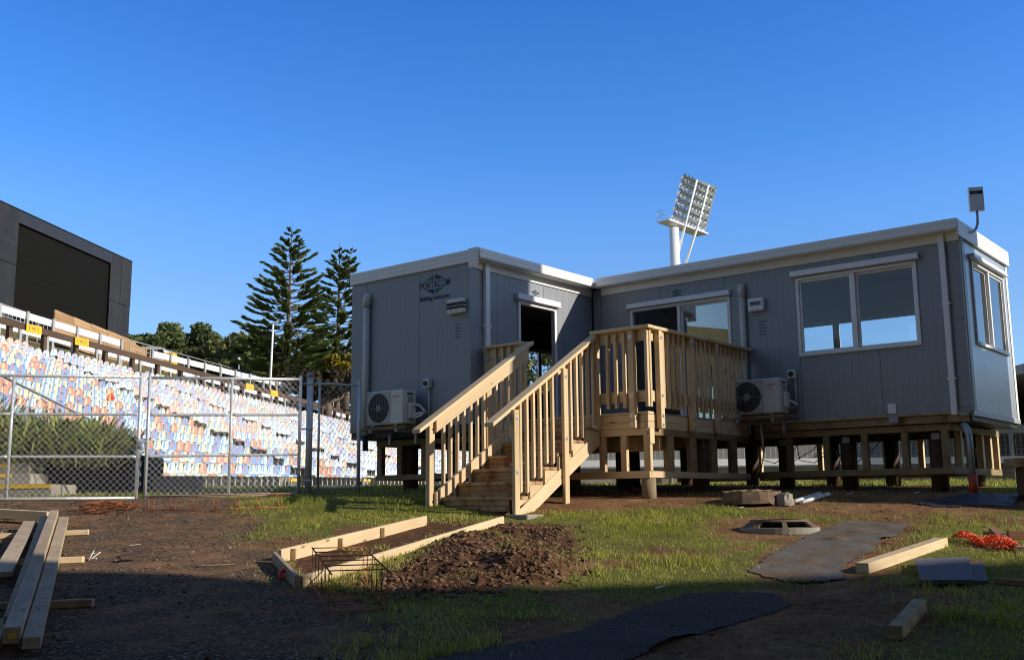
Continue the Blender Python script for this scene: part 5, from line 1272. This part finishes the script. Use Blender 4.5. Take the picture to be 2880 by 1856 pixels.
mb = MB(); mb.box(10.55, 24, 20.8, 21.1, 2.42+EYE, 2.74+EYE); mb.build('eave', M['trim'], sh, .01)
mb = MB(); mb.box(10.6, 24, 21.1, 27.5, 2.48+EYE, 2.68+EYE); mb.build('roof', M['post_grey'], sh)
mb = MB(); mb.box(10.6, 24, 27.3, 27.5, .2+EYE, 2.47+EYE); mb.box(10.6, 10.7, 22.6, 27.29, 1.47+EYE, 2.47+EYE); mb.build('wall', M['eave_shade'], sh)
for x in (10.75, 15, 19.5): mb = MB(); mb.box(x, x+.14, 21.15, 21.29, .3+EYE, 2.47+EYE); mb.build('post', M['brown_wood'], sh)

# ------------------------------------------------------------------ things lying on the ground
def gp_(x, y, dz=0): return V((x, y, gh(x, y)+dz))
def plank(name, p, q, w, h, mat, label, cat='plank', group=None, za=0, zb_=0, roll=0):
    """p, q ground points (x, y); za, zb_ heights of the underside above the ground"""
    a = gp_(*p, za+h/2); b = gp_(*q, zb_+h/2); mb = MB(); mb.beam(a, b, w, h, up=(math.sin(roll), 0, math.cos(roll)))
    return tag(mb.build(name, M[mat], None, .004), label, cat, group)
GL = 'timbers of the lumber stack at the left'
plank('timber_plank', (-5.56, 12.12), (-4.05, 8.4), .14, .045, 'pine_grey', 'leftmost long plank of the lumber stack, mostly in sun', group=GL, za=.055, zb_=.055)
plank('timber_plank', (-5.49, 12.34), (-3.16, 6.72), .09, .07, 'pine_grey', 'narrow plank second from left in the lumber stack', group=GL, za=.05, zb_=.05)
o = plank('timber_plank', (-5.39, 12.35), (-2.86, 6.10), .095, .095, 'pine_grey', 'thick top beam of the lumber stack with a yellow tag on its near end', group=GL, za=.085, zb_=.085)
a = gp_(-2.86, 6.10, .135); mb = MB(); ud = (V((-2.86, 6.10, 0))-V((-5.39, 12.35, 0))).normalized(); us = V((ud.y, -ud.x, 0)).normalized()
mb.obox(a+ud*.001, us, ud, K3, -.022, .022, .0, .002, -.02, .008); mb.build('end_tag', M['sign_y'], o)
plank('timber_plank', (-5.23, 12.25), (-2.76, 6.13), .10, .07, 'pine_grey', 'rightmost long plank of the lumber stack', group=GL, za=.05, zb_=.05)
plank('timber_plank', (-3.32, 6.9), (-3.05, 6.22), .12, .05, 'pine_old', 'short lower plank tucked under the near end of the stack', group=GL, za=.02, zb_=.02)
plank('timber_plank', (-6.9, 12.82), (-5.48, 12.44), .10, .11, 'pine', 'thick board lying across the far end of the lumber stack', group=GL, za=.05, zb_=.04)
plank('timber_plank', (-7.0, 13.35), (-6.0, 12.78), .12, .04, 'pine_old', 'thin board behind the lumber stack at the left edge', group=GL, za=.08, zb_=.02)
plank('bearer', (-5.9, 11.22), (-4.63, 11.50), .075, .055, 'pine', 'farthest bearer under the lumber stack, in full sun', 'bearer', 'bearers under the lumber stack')
plank('bearer', (-4.9, 9.38), (-3.88, 9.56), .085, .055, 'pine', 'middle bearer under the lumber stack, beside a twist of string', 'bearer', 'bearers under the lumber stack')
plank('bearer', (-3.9, 7.46), (-3.00, 7.60), .085, .055, 'pine_old', 'nearest bearer under the lumber stack, in shadow', 'bearer', 'bearers under the lumber stack')
fw = thing('path_formwork', gp_(-1.2, 10.3), 'timber formwork for a path leading to the foot of the stairs', 'formwork')
def fboard(name, p, q, t=.04, hh=.14, sink=.045, mat='pine'):
    mb = MB(); mb.beam(gp_(*p, hh/2-sink), gp_(*q, hh/2-sink), t, hh); return mb.build(name, M[mat], fw, .004)
# level the boards on the undisturbed ground either side
fboard('side_board', (-2.10, 9.50), (-1.02, 12.20), hh=.14, sink=.035); fboard('side_board', (-1.66, 8.27), (-.13, 12.22), hh=.13, sink=.045); fboard('end_board', (-2.13, 9.42), (-1.68, 8.24), mat='pine_grey')
for f in (.05, .33, .62): x, y = -2.10+1.08*f, 9.5+2.7*f; mb = MB(); mb.box(x+.022, x+.062, y-.02, y+.02, gh(x, y)-.2, gh(x, y)+.10); mb.build('peg', M['pine_old'], fw, .003)

def rebar_tube(mb, pts, r=.006): mb.tube(pts, r, 5)
def cage(name, a, b, w, h, n, label, up_=.0, tilt=0):
    """stirrup cage from a to b (world points at ground)"""
    a = V(a); b = V(b); u = (b-a).normalized(); s = u.cross(K3).normalized(); t = thing(name, (a+b)/2, label, 'rebar cage', 'rusty reinforcing cages')
    L = (b-a).length; nrm = s.cross(u)
    for sx in (-1, 1):
        for z in (0, h):
            mb = MB(); rebar_tube(mb, [a+s*sx*w/2+nrm*z-u*.06, b+s*sx*w/2+nrm*z+u*.12], .0065); mb.build('long_bar', M['rust'], t)
    for k in range(n):
        c = a+u*(L*k/(n-1)); mb = MB(); e = .012
        rebar_tube(mb, [c-s*w/2-nrm*.005, c+s*w/2-nrm*.005, c+s*w/2+nrm*(h+.005), c-s*w/2+nrm*(h+.005), c-s*w/2-nrm*.02, c-s*(w/2-.06)+nrm*.03], .0055); mb.build('stirrup', M['rust'], t)
    return t
cage('rebar_cage', gp_(-4.52, 13.12, .02), gp_(-2.95, 13.25, .02), .30, .17, 7, 'long low rusty rebar cage lying in front of the right gate leaf')
cage('rebar_cage', gp_(-1.40, 8.42, .02), gp_(-1.08, 7.35, .02), .40, .26, 6, 'rusty rebar cage standing by the near end of the formwork', .0)
rb = thing('rebar_bundle', gp_(-5.1, 13.2), 'tangled bundle of rusty bent rebar on the gravel by the gate', 'rebar'); g = random.Random(8); mb = MB()
for k in range(46):
    x = -5.42+g.uniform(0, .62); y = 13.1+g.uniform(-.12, .22); l = g.uniform(.15, .42); a = g.gauss(.15, .55); dx, dy = math.cos(a)*l/2, math.sin(a)*l/2*.6; z = g.uniform(.01, .10)
    p0, p2 = gp_(x-dx, y-dy, z), gp_(x+dx, y+dy, z+g.uniform(-.02, .03)); p1 = (p0+p2)/2+V((0, 0, g.uniform(-.01, .05))); mb.tube([p0, p1, p2, p2+V((g.uniform(-.06, .06), g.uniform(-.05, .05), g.uniform(-.01, .05)))], .0055, 5)
mb.build('bars', M['rust'], rb)

def draped(name, poly, mat, label, cat, step=.03, lift=.008, wr=.032, seed=3):
    xs_ = [p[0] for p in poly]; ys_ = [p[1] for p in poly]; ax = np.arange(min(xs_), max(xs_)+step, step); ay = np.arange(min(ys_), max(ys_)+step, step)
    X, Y = np.meshgrid(ax, ay); wob = (fbm(X*9, Y*9, 2, seed)-.5)*.09
    ins = in_poly(X+wob, Y+wob, poly); Z = ground_h(X, Y)+lift+np.clip(fbm(X*2.2, Y*2.2, 3, seed)-.5, 0, 1)*wr*3+(fbm(X*7, Y*7, 2, seed+4)-.5)*wr*.5
    id_ = -np.ones(X.shape, int); id_[ins] = np.arange(ins.sum()); v = np.stack([X[ins], Y[ins], Z[ins]], 1)
    q = np.stack([id_[:-1, :-1], id_[:-1, 1:], id_[1:, 1:], id_[1:, :-1]], -1).reshape(-1, 4); q = q[(q >= 0).all(1)]
    return tag(np_mesh(name, v, q, mat, smooth=True), label, cat)
t = NT('geotextile'); p = t.geo(); n1 = t.noise(p, 3.0, 5, .6); n2 = t.noise(p, 60, 4, .7)
c = t.ramp(n2, [(.3, (.085, .080, .073)), (.7, (.20, .19, .175))]); c = t.mix(t.ramp(n1, [(.42, 0), (.62, .8)]), c, (.15, .10, .062)); t.set(c, .95, 0, .1); t.bump(n2, .01); M['mat'] = t.m
t = NT('geotextile_dark'); p = t.geo(); n2 = t.noise(p, 60, 4, .7); t.set(t.ramp(n2, [(.3, (.055, .050, .046)), (.7, (.12, .112, .105))]), .95, 0, .05); t.bump(n2, .01); M['mat_d'] = t.m
draped('fabric_mat', [(3.80, 12.05), (4.41, 11.65), (3.86, 10.59), (3.62, 10.39), (3.29, 9.66), (2.81, 8.99), (2.60, 8.35), (2.32, 8.17), (2.11, 8.30), (1.86, 8.70), (2.58, 10.06), (3.00, 10.83), (3.36, 11.41)], M['mat'], 'strip of grey ground fabric half in sun, leading past the manhole', 'ground fabric')
draped('fabric_mat', [(1.23, 7.80), (1.55, 7.86), (1.91, 7.87), (1.95, 7.46), (1.80, 7.21), (1.38, 6.80), (1.00, 6.41), (.60, 5.9), (.1, 5.3), (-.8, 5.3), (-.46, 6.09), (-.17, 6.28), (.28, 6.56), (.8, 7.25)], M['mat_d'], 'strip of dark ground fabric in the shaded foreground', 'ground fabric', seed=9)
draped('plastic_sheet', [(4.92, 13.02), (5.14, 12.83), (5.6, 12.84), (6.12, 12.85), (6.3, 13.1), (6.75, 13.5), (6.1, 13.42), (5.6, 13.22)], M['bitumen'], 'dark plastic sheet half covered by dirt at the right edge', 'plastic sheet', wr=.05, seed=12)

M['mh_brown'] = paint('muddy_concrete', (.17, .115, .075), .9, .3, 9, bump=.006)
# broken manhole riser
mh = thing('manhole_riser', gp_(2.84, 11.3), 'broken round concrete manhole riser with dark gaps in its front', 'manhole'); c0 = gp_(2.84, 11.3)
def frustum(name, r0, r1, z0, z1, mat, a0=0, a1=2*PI, n=36, thick=.05, cx=c0, par=mh, sq=.9, seed=1):
    gg = random.Random(seed); mb = MB(); m = max(2, int(n*(a1-a0)/(2*PI)))
    for k in range(m):
        b0, b1 = a0+(a1-a0)*k/m, a0+(a1-a0)*(k+1)/m
        P2 = lambda r, a, z: cx+V((math.cos(a)*r, math.sin(a)*r*sq, z))
        c = [P2(r+dr, a, z) for (r, z) in ((r0, z0), (r1, z1)) for a in (b0, b1) for dr in (-thick, 0)]
        mb.hexa([c[0], c[1], c[2], c[3], c[4], c[5], c[6], c[7]], (.1, .1, .1), 0)
    return mb.build(name, M[mat], par)
frustum('base_slab', .42, .42, -.04, .025, 'concrete', thick=.39)
frustum('riser_ring', .40, .31, .0255, .085, 'mh_brown', R(-35), R(215), thick=.07)
for a0, a1 in ((215, 222), (262, 270), (318, 325)): frustum('riser_rib', .39, .31, .0255, .085, 'mh_brown', R(a0), R(a1), thick=.05)
frustum('top_ring', .315, .30, .0855, .108, 'mh_brown', thick=.06)
frustum('recess', .255, .255, .05, .09, 'shade_black', thick=.25)  # dark fill stands for shade in the gaps
frustum('lid', .25, .25, .0905, .099, 'pine_old', thick=.245)
# stump beside the piles
sp2 = thing('tree_stump', gp_(3.08, 13.3), 'low broken stump with a pale concrete lump at its right end, near the white pipes', 'stump')
def lump(name, c, rx, ry, h, mat, par, seed, n=22):
    gg = np.random.default_rng(seed); mb = MB(); rows = []
    for z, k in ((-.1, 1.06), (.25, 1.02), (.7, .97), (1.0, .90), (1.04, .5), (1.0, .0)):
        rows.append([c+V((math.cos(2*PI*a/n)*rx*k*(1+.10*math.sin(a*2.1+seed)+gg.normal(0, .045)), math.sin(2*PI*a/n)*ry*k*(1+gg.normal(0, .05)), z*h+gg.normal(0, .008))) for a in range(n)])
    for r0, r1 in zip(rows[:-1], rows[1:]):
        for a in range(n): mb.face([r0[a], r0[(a+1) % n], r1[(a+1) % n], r1[a]], [(a*.1, 0), (a*.1+.1, 0), (a*.1+.1, .2), (a*.1, .2)], False)
    return mb.build(name, M[mat], par)
lump('stump_wood', gp_(3.0, 13.3), .36, .26, .15, 'mh_brown', sp2, 2); lump('sawn_top', gp_(3.0, 13.3, .148), .30, .2, .012, 'pine_old', sp2, 5); lump('concrete_lump', gp_(3.38, 13.22), .12, .15, .13, 'concrete', sp2, 4)
for (p, q, lab) in (((3.53, 13.24), (4.05, 13.88), 'left of two white plastic pipes beside the stump'), ((3.60, 13.17), (4.12, 13.74), 'right of two white plastic pipes beside the stump')):
    mb = MB(); mb.tube([gp_(*p, .03), gp_(*q, .03)], .026, 10); tag(mb.build('plastic_pipe', M['white'], None), lab, 'pipe', 'white plastic pipes on the grass')
plank('timber_block', (2.83, 8.66), (4.02, 9.96), .115, .085, 'pine', 'long bright block of timber lying on the fabric at the right', 'timber', 'loose timber offcuts at the right')
plank('timber_block', (2.255, 6.37), (2.70, 7.13), .085, .085, 'pine_old', 'short weathered timber offcut in the shaded foreground', 'timber', 'loose timber offcuts at the right')
plank('timber_block', (3.66, 8.12), (4.05, 7.78), .06, .045, 'red_wood', 'thin reddish stick in shadow at the right edge', 'timber', 'loose timber offcuts at the right')
plank('timber_block', (4.96, 10.95), (4.55, 9.66), .085, .05, 'red_wood', 'reddish plank lying beside the orange mesh', 'timber', 'loose timber offcuts at the right')
plank('timber_block', (4.84, 10.38), (5.7, 10.30), .07, .085, 'red_wood', 'reddish timber running out of the frame right of the orange mesh', 'timber', 'loose timber offcuts at the right')
plank('timber_block', (4.50, 9.52), (4.9, 9.42), .07, .06, 'pine_grey', 'pale timber end at the right edge below the orange mesh', 'timber', 'loose timber offcuts at the right')
# two stacked pavers
def slab(name, pts, h, z, mat, label, group):
    b = [gp_(*p, 0) for p in pts]; zz = sum(q.z for q in b)/4+z; n = ((b[1]-b[0]).cross(b[2]-b[0])).normalized(); n = n if n.z > 0 else -n
    mb = MB(); mb.prism([q+V((0, 0, z)) for q in b], V((0, 0, h))); return tag(mb.build(name, M[mat], None, .006), label, 'paver', group)
M['paver'] = paint('slate_grey_board', (.135, .14, .16), .8, .25, 9, bump=.004)
slab('paver', [(3.13, 8.04), (3.60, 8.10), (3.93, 8.92), (3.42, 8.85)], .028, .0, 'paver', 'lower square grey paver partly covered by another', 'square grey pavers')
slab('paver', [(3.04, 7.98), (3.43, 7.96), (3.86, 9.02), (3.38, 8.95)], .028, .030, 'paver', 'upper square grey paver on top of another', 'square grey pavers')
# orange barrier mesh
om = MB(); g = random.Random(4); p0, p1 = V((4.36, 10.28, 0)), V((4.50, 9.62, 0))
for k in range(13):
    for j in range(4):
        f = k/12; x = p0.x+(p1.x-p0.x)*f+.16*j/3-.06; y = p0.y+(p1.y-p0.y)*f; zc = gh(x, y)+.05+.035*math.sin(j*1.6+k*.5)
        r_ = .034; om.tube([V((x+math.cos(a)*r_*1.1, y+math.sin(a)*r_*1.3, zc+.018*math.sin(a*2+k))) for a in [i*PI/4 for i in range(9)]], .0065, 5, False)
tag(om.build('barrier_mesh', M['orange'], None), 'crumpled piece of orange plastic barrier mesh in the grass', 'barrier mesh')
# pink cap, twist of string, bits
mb = MB(); c = gp_(-1.87, 8.66, .035); ring = [c+V((math.cos(a)*.034, math.sin(a)*.016, math.sin(a)*.03)) for a in [i*PI/8 for i in range(17)]]; mb.tube(ring, .020, 8, False); tag(mb.build('bar_cap', M['pink'], None), 'round pink plastic cap on the gravel by the formwork', 'cap')
mb = MB(); mb.tube([gp_(-3.86, 9.62, .01), gp_(-3.84, 9.68, .09), gp_(-3.90, 9.74, .05), gp_(-3.80, 9.73, .07), gp_(-3.86, 9.66, .015), gp_(-3.78, 9.60, .03)], .006, 6); tag(mb.build('string_twist', M['pvc'], None), 'twist of white string at the end of the middle bearer', 'string')
plank('wood_chip', (-3.55, 9.52), (-3.38, 9.66), .09, .02, 'brown_wood', 'broken brown wood chip lying on the gravel', 'wood chip', None, .03, .05, .3)
plank('wood_sliver', (-2.75, 9.28), (-2.45, 9.30), .02, .012, 'pine_old', 'thin wood sliver on the gravel', 'wood chip')
plank('paper_scrap', (-3.86, 10.62), (-3.76, 10.66), .05, .004, 'board_white', 'pale paper scrap on the gravel', 'paper', None, .004, .012)
for x, y, lab in ((1.6, 11.9, 'white scrap on the grass left of the manhole'), (2.75, 12.9, 'white scrap in front of the stump'), (5.15, 13.5, 'white scrap on the dirt under the long cabin corner'), (1.05, 7.95, 'small white scrap on the shaded grass'), (4.35, 13.7, 'white scrap right of the white pipes')):
    plank('paper_scrap', (x, y), (x+.07, y+.02), .035, .006, 'board_white', lab, 'paper', 'white scraps of litter', .02, .03)
# post and lump at the right edge
tp2 = thing('timber_post', gp_(6.5, 13.2), 'dark weathered post with a timber block on top at the right edge', 'post')
mb = MB(); x, y = 6.47, 13.2; mb.box(x-.10, x+.2, y-.12, y+.12, gh(x, y)-.1, .335+EYE); mb.build('stub', M['pile_dark'], tp2, .02)
mb = MB(); mb.box(6.28, 6.9, 13.12, 13.42, .336+EYE, .455+EYE); mb.build('cap_block', M['pine_old'], tp2, .012)
# drain pipe at the cabin corner and loose cables under the floor
def add_part(par, name, pts, r, mat, n=10): mb = MB(); mb.tube(pts, r, n); return mb.build(name, M[mat], par)
zg_ = gz(-.0, .1)
add_part(right_cabin, 'drain_pipe', [P(.22, .45, -.185), P(.13, .22, -.20), P(.075, .12, -.25), P(.05, .10, -.36), P(.045, .10, -.86)], .042, 'steel_dull')
add_part(right_cabin, 'drain_collar', [P(.045, .10, -.8605), P(.045, .10, zg_-.05)], .058, 'redpipe')
g = random.Random(2)
for k in range(5):
    d = 2.2+k*.32; add_part(fr, 'cable', [P(d, .9, -.26), P(d-.1, .8, -.45-g.uniform(0, .15)), P(d-.35, .75, -.55-g.uniform(0, .1)), P(d-.6, .9, -.42), P(d-.7, 1.0, -.26)], .007, 'dark', 5)
add_part(fr, 'cable', [P(2.95, .1, -.25), P(3.0, .0, -.7), P(3.1, -.1, gz(3.1, -.1)+.02)], .008, 'dark', 5); add_part(fr, 'drop_pipe', [P(2.95, -.05, -.05), P(2.93, -.05, -.46)], .018, 'pvc', 8)
# twigs and dead roots
g = np.random.default_rng(14); mb = MB()
for k in range(420):
    if k < 200: x, y = g.uniform(-1.2, .6), g.uniform(7.9, 11.5)
    else: x, y = g.uniform(-3.4, 6.5), g.uniform(6.5, 13.6)
    a = g.uniform(0, 2*PI); l = g.uniform(.03, .12); z = gh(x, y)+.01
    mb.tube([V((x, y, z)), V((x+math.cos(a)*l*.5, y+math.sin(a)*l*.5, z+g.uniform(.005, .03))), V((x+math.cos(a)*l, y+math.sin(a)*l, z+g.uniform(0, .02)))], .0022, 3, False)
tag(mb.build('straw', M['pine_old'], None), 'scattered straw and dead roots on soil and grass', 'straw', kind='stuff')

# ------------------------------------------------------------------ added stand and blocks out of view, shaped to cast the shade
gs = thing('shade_stand', V((16, 2, EYE-1)), 'added concrete stand out of view, shaped to shade the foreground and cabins', 'shade_stand')
AZ = V((-.957, .291, 0)); NV = V((.291, .957, 0)); P1 = A3+E3*.935; P1 = V((P1.x, P1.y, 0))
def shade_block(name, s0, s1, n0, n1, top):
    q = lambda s, n: P1-AZ*s+NV*(n-15.761); mb = MB(); mb.prism([q(s0, n0)+K3*(EYE-2), q(s1, n0)+K3*(EYE-2), q(s1, n1)+K3*(EYE-2), q(s0, n1)+K3*(EYE-2)], K3*(top+2)); return mb.build(name, M['concrete'], gs)
shade_block('tall_shade_block', 3.7, 6.2, 13.9, 15.761, 9.05)  # unseen block added to shade the cabin walls and gate
shade_block('low_shade_block', 6.5, 9, 15.5, 16.97, 5.2)  # unseen block added to shade the lower end wall
ZR = EYE+11.0
edge = [(-13, 2.3), (14, 2.3), (19.3, 2.1), (21.0, 1.35), (22.9, 1.15), (24.5, 1.45), (27.5, 2.45), (30, 3.1), (48, 3.2)]  # roof edge bent to shape the shade line on the ground
mb = MB(); mb.prism([V((x, y, ZR)) for x, y in edge+[(48, -14), (-13, -14)]], K3*-.5); mb.build('roof', M['concrete_dark'], gs)
mb = MB(); mb.box(-13, 48, -9.0, -8.6, -1, ZR-.51); mb.box(12.2, 12.5, -8.59, 1.0, -1, ZR-.51); mb.box(-13, -12.7, -8.59, -1.5, -1, ZR-.51); mb.build('wall', M['concrete_dark'], gs)  # unseen walls added to hold sky light off the foreground
mb = MB()
for k in range(9): mb.box(-12.69, 12.19, -8.59, -2.6-.65*k, .3+.42*k-.42*(k > 0), .3+.42*(k+1)-.42-.002 if k else .3)
mb.build('seating_tiers', M['concrete_dark'], gs)

# ------------------------------------------------------------------ light, sky, camera
SUN_DIR = V((.957*math.cos(R(26.15)), -.291*math.cos(R(26.15)), math.sin(R(26.15)))).normalized()
su = bpy.data.lights.new('sun', 'SUN'); su.energy = 5.0; su.angle = R(.53); su.color = (1.0, .91, .78)
so = bpy.data.objects.new('sun', su); COL.objects.link(so); so.rotation_euler = SUN_DIR.to_track_quat('Z', 'Y').to_euler()
w = bpy.data.worlds.new('World'); SC.world = w; w.use_nodes = True; nt = w.node_tree; nt.nodes.clear()
wo = nt.nodes.new('ShaderNodeOutputWorld'); bg = nt.nodes.new('ShaderNodeBackground'); sk = nt.nodes.new('ShaderNodeTexSky')
sk.sky_type = 'NISHITA'; sk.sun_disc = False; sk.sun_elevation = R(26.15); sk.sun_rotation = R(106.9); sk.air_density = 1.0; sk.dust_density = .3; sk.ozone_density = 2.2; sk.altitude = 60
tc = nt.nodes.new('ShaderNodeTexCoord'); sx = nt.nodes.new('ShaderNodeSeparateXYZ'); nt.links.new(tc.outputs['Generated'], sx.inputs[0])
rp = nt.nodes.new('ShaderNodeValToRGB'); el = rp.color_ramp.elements; SK = [(0, (.95, 1.22, 1.55)), (.15, (.95, 1.22, 1.62)), (.19, (.92, 1.24, 1.70)), (.264, (.76, 1.30, 2.0)), (.33, (.56, 1.20, 2.05)), (.46, (.37, 1.03, 2.0)), (.62, (.55, .80, 1.08))]
while len(el) < len(SK): el.new(.5)
for q, (ps, cc) in zip(el, SK): q.position = ps; q.color = (cc[0]/2, cc[1]/2, cc[2]/2, 1)
nt.links.new(sx.outputs[2], rp.inputs[0])
vm = nt.nodes.new('ShaderNodeVectorMath'); vm.operation = 'MULTIPLY'; nt.links.new(sk.outputs[0], vm.inputs[0]); nt.links.new(rp.outputs[0], vm.inputs[1])
mr = nt.nodes.new('ShaderNodeMapRange'); mr.interpolation_type = 'SMOOTHSTEP'; mr.inputs['From Min'].default_value = -.1; mr.inputs['From Max'].default_value = .6; nt.links.new(sx.outputs[1], mr.inputs['Value'])
mxs = nt.nodes.new('ShaderNodeMix'); mxs.data_type = 'RGBA'; mxs.inputs[6].default_value = (.60, .60, .62, 1); nt.links.new(mr.outputs[0], mxs.inputs[0]); nt.links.new(rp.outputs[0], mxs.inputs[7]); nt.links.new(mxs.outputs[2], vm.inputs[1])
vs_ = nt.nodes.new('ShaderNodeVectorMath'); vs_.operation = 'SCALE'; vs_.inputs['Scale'].default_value = 2.0; nt.links.new(vm.outputs[0], vs_.inputs[0])
nt.links.new(vs_.outputs[0], bg.inputs[0]); bg.inputs[1].default_value = .11
nt.links.new(bg.outputs[0], wo.inputs[0])
cam = bpy.data.cameras.new('camera'); co = bpy.data.objects.new('camera', cam); COL.objects.link(co)
F = 2920.; pit, ro = .1619, -.01
fw = V((0, math.cos(pit), math.sin(pit))); up = V((0, -math.sin(pit), math.cos(pit))); rt = V((1, 0, 0))
r2 = rt*math.cos(ro)+up*math.sin(ro); u2 = -rt*math.sin(ro)+up*math.cos(ro)
co.matrix_world = Matrix(((r2.x, u2.x, -fw.x, 0), (r2.y, u2.y, -fw.y, 0), (r2.z, u2.z, -fw.z, EYE), (0, 0, 0, 1)))
cam.sensor_width = 36; cam.sensor_fit = 'HORIZONTAL'; cam.lens = F/2880*36; cam.clip_end = 6000; cam.clip_start = .1
SC.camera = co
SC.view_settings.view_transform = 'Standard'; SC.view_settings.look = 'None'; SC.view_settings.exposure = 0; SC.view_settings.gamma = 1
SC.cycles.use_denoising = True; SC.cycles.denoising_prefilter = 'ACCURATE'; SC.cycles.pixel_filter_type = 'BLACKMAN_HARRIS'; SC.cycles.filter_width = 1.05; SC.cycles.adaptive_threshold = .004
SC.cycles.max_bounces = 8; SC.cycles.transparent_max_bounces = 24
SC.cycles.use_adaptive_sampling = True
